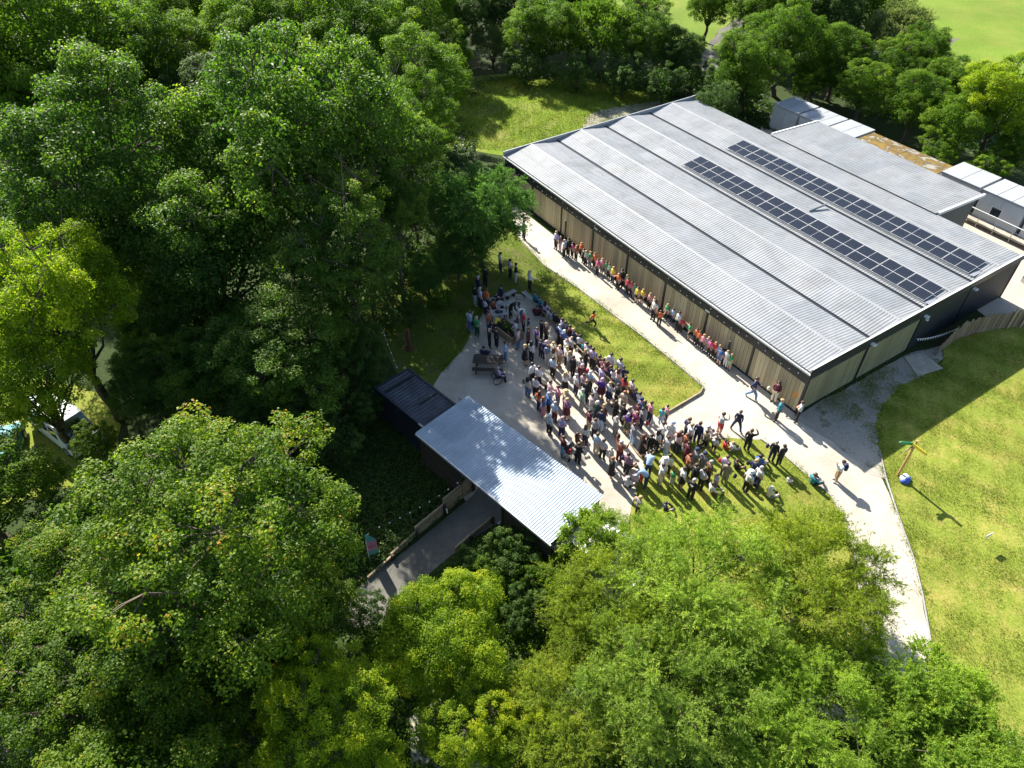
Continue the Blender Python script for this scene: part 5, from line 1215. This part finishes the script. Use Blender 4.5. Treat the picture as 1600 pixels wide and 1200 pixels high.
W(825, 470, """530 205 t black black br;645 335 t lilac navy br;730 355 t grey grey br;580 440 s lightblue black_long gr +backpack;650 545 s blue black_long wh;775 465 t maroon black dk;850 485 t navy navy bl;945 630 t white navy bk;895 665 t turquoise navy bl *.8
1000 690 t lilac navy dk;1050 765 t lightgrey navy dk;1130 795 t white black bk *.85;1085 880 s black black blL;1180 885 t lilac black dk;770 660 s lightgrey maroon bald;700 690 s white grey bald;360 745 s navy navy pk;430 755 s cream khaki bl;500 850 s cream beige brL;550 835 s palepink tan bl
690 840 s white black bl;760 930 s lightgrey grey blL;810 1000 s black black dk;950 1030 s white grey br;1290 1000 t pink navy br;1365 990 t navy navy br;1480 1050 t white grey dk""", pl="along the bench row")
W(800, 560, """740 0 s lightblue black dk;380 105 s white black dk @20;470 155 c white black br;290 350 s cream denim dkL;430 350 c white black dk;690 420 o palepink lilac br;960 270 a white black_skirt blL;830 510 x pink grey br;960 595 s beige navy strawhat;500 605 s orange navy auL;665 630 s blue black gr;570 710 s denim pink giL
775 800 s lightblue maroon gr;990 735 x plum maroon_skirt bl;680 1010 s white black wh;905 1065 c lilac navy pk;1270 570 s paleg grey gr;1440 655 c palepink lightgrey br;1535 785 s darkgreen black wh;1190 300 s white navy gr;1262 300 s mauve navy br;1340 415 s black black gi;1410 245 s lightblue black wh
1260 125 o maroon navy pk;1395 945 s maroon beige dk;1490 525 s lightgrey grey gr""", pl="in the middle of the court")
W(920, 540, """180 180 t black navy dk;230 195 t pink navy brL;395 245 t white grey dk;245 400 s lilac grey br;565 335 t white navy bk;540 420 s palepink denim brL;625 465 t navy black bk *.8;245 605 s purple maroon_skirt pk;395 675 s lightgrey navy_skirt bl;525 705 s black black br;690 590 s red black dkL;775 630 s palepink brown br
970 760 t navy navy_dress br;1180 835 t white navy br;650 835 s beige grey gi;530 1015 s black black brL;680 1085 s black black br;935 985 s blue navy navycap;1130 1025 s pink black br;1410 1085 s pink navy br *.8;1335 1130 s turquoise lightblue dk *.8;280 1065 s brown navy bl;900 1090 s grey navy dk""", pl="at the right side of the court")
W(840, 640, """470 495 c maroon lightblue br;730 440 f brown tan_skirt brL;745 615 c black black brT;860 285 s white navy brL;1040 185 c grey black br;1160 25 s navy lightblue br;1420 135 s grey grey bald +bag;1080 445 c lightblue beige br;1190 550 c lightgrey black br;1500 585 u rust maroon gr;1330 695 s white lightgrey bl *.62;1350 875 s black black_dress gi""", pl="at the lower end of the court")
W(960, 630, """260 200 s purple olive_skirt gr;220 55 s black black dk;410 155 s raspberry plum bald;370 95 s white lightgrey gr *.8;440 55 s maroon navy br;370 385 s grey lightblue br;540 585 s purple black_dress auL;680 575 s black black dk *.9;885 365 s white black br;930 505 t brown navy br;1040 355 s white white_dress whitecap
800 505 s white black dkL;1350 405 t navy black br;1390 445 t white navy bl;1480 450 t navy navy br;975 615 s lightgrey lightblue au;1210 545 s palepink navy auL;1275 560 s rust white au;1340 715 s maroon maroon dk;1560 870 s grey grey navycap;1370 935 s rust black au;260 915 c plum black dk;650 880 b lightblue navy dk @-20;990 945 s cream black dk;915 1000 s white lightgrey whitecap""", GS, "where the court meets the lower lawn")
W(940, 710, """480 75 t olive black dk;650 235 b lightblue navy br @60;740 265 s red red br *.66;1110 190 s white cream br;1300 310 s green lightgrey dk *.7;1490 250 s white black_skirt br;480 420 t lightgrey navy gr;700 770 s grey black bl;1155 870 g navy navy dk *.8""", GS, "on the near side of the lower lawn")
W(1060, 640, """815 80 a lightgrey red_shorts br @-70;1120 40 d navy navy br @-40;1320 375 a black black br @-60;850 560 g red red dk *.75;985 592 g white grey bl *.8;680 520 s white black_shorts dk *.72;520 395 n khaki black br;545 315 t white lightgrey gr;430 395 g palepink grey br *.7;400 745 s grey grey navycap;595 935 s brown black gr
460 1065 c lightgrey black dk;350 1000 s black black br;890 850 s lilac navy br;910 965 s khaki khaki br;1060 910 g black black br *.85;1475 835 g blue navy bk;1390 935 s navy navy bl;1490 1035 s white navy gr;1305 1120 s white black whitecap""", GS, "on the lower lawn")
W(1060, 720, """290 345 s black black gr +printed;625 410 t white brown br;710 250 s lilac grey dk *.68;1290 245 g black black dk""", GS, "beside the willow on the lower lawn")
W(1180, 660, """450 380 s black navy gr @-60;475 395 s black black dk @20;625 985 g white grey br *.6;1080 935 g teal black br;300 1170 g cream grey wh;1580 705 p white tan br @80 +backpack""", GS, "at the far right of the lower lawn")
PEOPLE[-1]['place'] = "on the gravel path at the right"; PEOPLE[-1]['group'] = "people by the corner of the hall"
add_people(0, 0, 1, """1183.5 592 w navy denim br @-100;1218.5 598 c maroon cream dkL @123;1222.5 626 s teal black bl @60;1254.5 629 x lightgrey black br @70;819 346 x blue navy dk @-60""", "people by the corner of the hall", FB, False, "by the front corner of the hall")
PEOPLE[-1]['place'] = "on the path by the feathery tree"; PEOPLE[-1]['group'] = "people by the hall wall"
GK = "children lined up along the hall wall"; FK = FB+180
K = lambda x, y, k, t: add_people(x, y, k, t, GK, FK, True, "in the line along the hall wall")
K(855, 350, 16, """230 205 s lilac black bl *.92;330 330 s plum lilac pk *.80;455 415 s lightblue black bl *.92 @60;630 485 s hotpink black dk;525 380 s black black dk *.95;735 555 s rust black bl;860 485 s orange black bl;925 640 s darkgreen black dk;975 685 a lightgrey black bl;1085 712 s green grey bl;1200 745 s orange black gi *.8;1275 905 s hotpink black br;1385 880 s pink grey bl;1490 955 s green grey br;1562 1005 s paleg black br""")
K(940, 410, 16, """300 135 s yellow navy bl *.82;430 300 o orange black bl;520 195 s black black bk *.95;642 335 s paleg black bl;672 412 s red black br *.8;775 505 s hotpink black dk;835 552 s green grey br;918 645 s yellow black_shorts br;1045 692 s yellow black_shorts bl;1222 792 s pink black bl;1330 890 s palepink navy bl""")
K(1000, 455, 16, """390 255 s white black dkL *.95;525 505 u orange black br @-30;692 345 s green black bl *.82;840 455 o lightblue navy br;992 545 s white black bk *.92;1072 685 s red black bl;1262 822 o green black_shorts br @80;1438 952 s orange black br;1510 1015 s orange black br""")
K(1060, 500, 13.33, """545 322 s pink black bl;637 372 s lilac grey bl;692 442 s hotpink black br;800 492 s red black bl;852 530 s lightblue black bl;903 620 s blue blue_shorts br;1042 662 s white white bl;1112 725 s green paleg_shorts bl""")
add_people(825, 470, 11.43, "1185 195 r orange black bkL *.8 @-105", "children running", FB, True, "across the sunlit lawn strip")
# ---- place them
def nearest_bench(p):
    best = None
    for k, (a, b, h) in enumerate(BENCHES):
        d = b-a; t = max(.08, min(.92, (p-a).dot(d)/d.dot(d))); q = a+d*t; L = (p-q).length
        if best is None or L < best[0]: best = (L, k, t)
    return best
for d in PEOPLE:
    me, Hm, pel, J = body(d['pose']); s = d['sc']*prng.uniform(1.0, 1.07); d['s'] = s
    base = .016
    if d['pose'] in ('sit', 'sitfwd'):
        g = G(d['u'], d['v'], Hm.translation.z*s+base); nb = nearest_bench(Vector((g.x, g.y, 0)))
        if nb[0] > 1.0: d['pose'] = 'floor'; me, Hm, pel, J = body('floor')
        else: d['bench'] = nb
    zh = Hm.translation.z*s+base; f = R(d['face']) + (0 if d['group'] in (GK,) else prng.uniform(-.35, .35)); d['f'] = f
    p = G(d['u'], d['v'], zh); off = Matrix.Rotation(f, 3, 'Z') @ Vector((Hm.translation.x, Hm.translation.y, 0))*s
    d['p'] = Vector((p.x-off.x, p.y-off.y, 0))
seats = {}
for d in PEOPLE:
    if 'bench' in d: seats.setdefault(d['bench'][1], []).append(d)
for k, L in seats.items():                    # spread the sitters along their bench
    a, b, h = BENCHES[k]; ln = (b-a).length; L.sort(key=lambda d: d['bench'][2]); cap = max(1, int(ln/.40))
    for d in L[cap:]: d['pose'] = 'stand'; d.pop('bench')
    L = L[:cap]; pos = [d['bench'][2]*ln for d in L]
    for _ in range(60):
        for i in range(len(pos)-1):
            g = .40-(pos[i+1]-pos[i])
            if g > 0: pos[i] -= g/2; pos[i+1] += g/2
        pos = [min(ln-.12, max(.12, x)) for x in pos]
    for d, x in zip(L, pos): d['p'] = a+(b-a)*(x/ln); d['fix'] = True
for _ in range(40):       # nobody stands inside somebody else
    for i, a in enumerate(PEOPLE):
        for b in PEOPLE[i+1:]:
            q = b['p']-a['p']; L = q.length; need = .44*(a['s']+b['s'])/2+.02
            if a['group'] == GK and b['group'] == GK: need = .34
            if L < need:
                q = q.normalized() if L > 1e-4 else Vector((1, 0, 0)); wa, wb = (0 if 'fix' in a else 1), (0 if 'fix' in b else 1); a['p'] -= q*(need-L)*.25*wa*(2-wb); b['p'] += q*(need-L)*.25*wb*(2-wa)
    for a in PEOPLE:
        x, y = loc2(a['p'])
        if -33 < x < .3 and y > -.42: a['p'] -= BX*(y+.42)
def clothing(d):
    t = WORD.get(d['top'], d['top']); b = d['bot']; c, _, kind = b.partition('_'); c = WORD.get(c, c)
    if kind == 'dress': return ("%s dress" % c) if c == t else "%s top and %s dress" % (t, c)
    return "%s top and %s %s" % (t, c, {'': 'trousers', 'skirt': 'skirt', 'long': 'long skirt', 'shorts': 'shorts'}[kind])
def descr(d):
    who = "child" if d['child'] else "adult"; h = d['hair'].rstrip('LT')
    hd = {'bald': 'bald ', 'strawhat': '', 'whitecap': '', 'navycap': ''}.get(h)
    if hd is None: hd = HAIR[h][0]+"-haired "
    s = "%s%s in %s" % (hd, who, clothing(d))
    if h == 'strawhat': s += " and straw hat"
    if h == 'whitecap': s += " and white hat"
    if h == 'navycap': s += " and navy cap"
    return s
for d in PEOPLE: d['d'] = descr(d)
from collections import Counter
cnt = Counter(d['d'] for d in PEOPLE)
for d in PEOPLE:
    lab = d['d']
    if d['extra'] == 'backpack': lab += " with backpack"
    if d['pose'] not in ('stand', 'clasp') : lab += " "+POSEW[d['pose']]
    for l2 in (lab+" "+d['place'], d['d'].split(" ", 1)[1] + lab[len(d['d']):]+" "+d['place'] if lab[0] != 'a' else lab, d['d']+" "+d['place'], lab, d['d']):
        if len(l2.split()) <= 16: d['lab'] = l2; break
cnt = Counter(d['lab'] for d in PEOPLE)
for d in PEOPLE:
    if cnt[d['lab']] > 1:
        near = sorted((o for o in PEOPLE if o is not d and o['d'] != d['d']), key=lambda o: (o['p']-d['p']).length)
        for o in near[:6]:
            who = 'child' if d['child'] else 'adult'
            l2 = d['d']+" beside the "+("child" if o['child'] else "adult")+" in "+WORD.get(o['top'], o['top'])+" and "+WORD.get(o['bot'].split('_')[0], o['bot'].split('_')[0])
            if l2 not in [x['lab'] for x in PEOPLE] and len(l2.split()) <= 16: d['lab'] = l2; break
            l2 = who+" in "+WORD.get(d['top'], d['top'])+l2[l2.index(" beside"):]
            if l2 not in [x['lab'] for x in PEOPLE]: d['lab'] = l2; break
for d in PEOPLE:
    me, Hm, pel, J = body(d['pose']); o = bpy.data.objects.new("person", me); COL.objects.link(o)
    wdt = prng.uniform(1.0, 1.2)*(1.0 if not d['child'] else .98); o.scale = (d['s']*wdt, d['s']*wdt, d['s']); o.location = (d['p'].x, d['p'].y, .017); o.rotation_euler = (0, 0, d['f'])
    skin = prng.choice(SKINS); top = fabric(d['top'], CC[d['top']]); bc, _, bk = d['bot'].partition('_'); bot = fabric(bc, CC[bc])
    longs = d['top'] in ('black', 'navy', 'maroon', 'grey', 'teal', 'brown', 'cream', 'plum') or prng.random() < .3
    if d['child']: longs = False
    setm(o, 0, skin); setm(o, 1, top if bk != 'dress' else bot); setm(o, 2, top if longs else skin)
    setm(o, 3, bot); setm(o, 4, skin if bk in ('skirt', 'dress', 'shorts') else bot); setm(o, 5, M_shoe if prng.random() < .65 else M_shoew); setm(o, 6, M_eye)
    tag(o, d['lab'], "person", d['group'])
    h = d['hair']; st = 'long' if h.endswith('L') else 'tail' if h.endswith('T') else 'short'; hk = h.rstrip('LT')
    if hk in HAIR or hk in ('strawhat', 'whitecap', 'navycap'):
        hm = HM[st]; ho = bpy.data.objects.new("hair", hm); 
        if len(hm.materials) == 0: hm.materials.append(ph[0])
        link(ho, o); ho.matrix_local = Hm; ho.material_slots[0].link = 'OBJECT'
        hc = HAIR[hk] if hk in HAIR else HAIR['br']; ho.material_slots[0].material = mat("hair_"+hc[0].replace(" ", "_"), hc[1], .5, .25, 30)
    if hk in ('strawhat', 'whitecap', 'navycap'):
        hm = HAT if hk != 'navycap' else CAPM; 
        if len(hm.materials) == 0: hm.materials.append(ph[0])
        ho = bpy.data.objects.new("hat", hm); link(ho, o); ho.matrix_local = Hm; ho.material_slots[0].link = 'OBJECT'
        ho.material_slots[0].material = fabric("straw", (.58, .45, .24)) if hk == 'strawhat' else fabric("white", CC['white']) if hk == 'whitecap' else fabric("navy", CC['navy'])
    if bk in SK and d['pose'] not in ('sit', 'sitfwd', 'floor', 'kneel'):
        sm = SK[bk]; 
        if len(sm.materials) == 0: sm.materials.append(ph[0])
        so = bpy.data.objects.new("skirt", sm); link(so, o); so.location = pel+Vector((0, 0, .02)); so.material_slots[0].link = 'OBJECT'; so.material_slots[0].material = bot
    if d['extra'] in ('backpack', 'bag'):
        if len(PACK.materials) == 0: PACK.materials.append(ph[0])
        so = bpy.data.objects.new("backpack", PACK); link(so, o); so.material_slots[0].link = 'OBJECT'; so.material_slots[0].material = fabric("black" if d['extra'] == 'bag' else "navy", CC["black" if d['extra'] == 'bag' else "navy"])
        if d['extra'] == 'bag': so.location = (.30, .25, -.62); so.scale = (.8, 1, .8)
    if not d['extra'] and not d['child'] and d['pose'] in ('stand', 'clasp', 'cross') and prng.random() < .28:
        if len(PACK.materials) == 0: PACK.materials.append(ph[0])
        so = bpy.data.objects.new("shoulder_bag", PACK); link(so, o); sg = prng.choice((-1, 1)); so.scale = (.55, .9, .62); so.location = (sg*.27, .14, .10); so.rotation_euler = (0, 0, sg*1.45)
        so.location.x -= 0; bcol = prng.choice(('black', 'black', 'brown', 'tan', 'navy', 'red', 'cream')); so.material_slots[0].link = 'OBJECT'; so.material_slots[0].material = fabric(bcol, CC[bcol])
    if d['extra'] == 'printed':
        pr = MB(); 
        for k in range(4): pr.box(-.10+.03*k, .10-.02*k, -.145, -.138, 1.33-.045*k, 1.35-.045*k)
        pr.build("chest_print", fabric("white", CC['white']), o)["label"] = "white printed lines on the back of the hooded top"
# wheelchair with its user, and a pushchair
M_chair = mat("chair_frame", (.03, .03, .035), .5, .2, 4)
wc = G(779, 596); e = empty("wheelchair", (wc.x, wc.y, .014), R(-75), "dark wheelchair with an orange underside below the picnic table", "wheelchair")
MB().box(-.22, .22, -.2, .24, .44, .49).build("seat", M_chair, e); MB().box(-.22, .22, -.25, -.2, .5, .98).build("backrest", M_chair, e); MB().box(-.2, .2, -.15, .2, .38, .435).build("pouch", fabric("orange", CC['orange']), e)
for s in (-1, 1):
    w_ = MB().tube([(s*.28+.29*0, -.12+.29*math.cos(a), .30+.29*math.sin(a)) for a in [2*math.pi*i/18 for i in range(19)]], .022, 6, cap=False).build("wheel", M_rubber, e)
    for q in range(4): MB().tube([(s*.28, -.12-.28*math.cos(q*.785), .30-.28*math.sin(q*.785)), (s*.28, -.12+.28*math.cos(q*.785), .30+.28*math.sin(q*.785))], .005, 4).build("spoke", M_greymetal, w_)
    MB().tube([(s*.22, .40, .085), (s*.24, .40, .085)], .08, 10).build("castor", M_rubber, e); MB().tube([(s*.23, .40, .1), (s*.23, .2, .45), (s*.23, -.22, .45)], .014, 5).build("frame_tube", M_chair, e); MB().tube([(s*.24, -.22, .95), (s*.24, -.36, .97)], .016, 5).build("handle", M_rubber, e)
    MB().box(s*.24-.03, s*.24+.03, -.18, .18, .66, .70).build("armrest", M_chair, e)
me, Hm, pel, J = body('sit'); o = bpy.data.objects.new("person", me); COL.objects.link(o); o.location = (wc.x, wc.y, .02); o.rotation_euler = (0, 0, R(-75)); o.scale = (.95, .95, .95)
for i, m_ in enumerate((SKINS[0], fabric("lilac", CC['lilac']), fabric("lilac", CC['lilac']), fabric("navy", CC['navy']), fabric("navy", CC['navy']), M_shoe, M_eye)): setm(o, i, m_)
tag(o, "grey-haired person in lilac top and navy trousers sitting in the wheelchair", "person", GC)
ho = bpy.data.objects.new("hair", HM['short']); link(ho, o); ho.matrix_local = Hm; ho.material_slots[0].link = 'OBJECT'; ho.material_slots[0].material = mat("hair_grey", HAIR['gr'][1])
pc = G(889, 713); e = empty("pushchair", (pc.x, pc.y, .014), R(-40), "dark pushchair in front of the adult in pale jeans at the lower court", "pushchair")
MB().box(-.2, .2, -.2, .22, .38, .44).build("seat", M_chair, e); MB().box(-.2, .2, -.03, .03, 0, .5, 0, Matrix.Translation((0, -.2, .44)) @ Matrix.Rotation(R(15), 4, 'X')).build("backrest", M_chair, e)
MB().tube([(0, -.02+.3*math.cos(a), .7+.3*math.sin(a)) for a in [R(60+i*12) for i in range(9)]], .2, 8).build("hood", M_chair, e)
for s in (-1, 1):
    for y in (-.32, .34): MB().tube([(s*.24-.02, y, .12), (s*.24+.02, y, .12)], .12, 12).build("wheel", M_rubber, e)
    MB().tube([(s*.22, .34, .12), (s*.22, -.1, .6), (s*.22, -.5, 1.02)], .014, 5).build("frame_tube", M_greymetal, e); MB().tube([(s*.22, -.32, .12), (s*.22, .0, .42)], .014, 5).build("frame_tube", M_greymetal, e)
MB().tube([(-.22, -.5, 1.02), (.22, -.5, 1.02)], .018, 6).build("handle", M_rubber, e)
for m_ in ph: pass
print("people", len(PEOPLE), "dup labels", [k for k, v in Counter(d['lab'] for d in PEOPLE).items() if v > 1], "long", [d['lab'] for d in PEOPLE if len(d['lab'].split()) > 16])
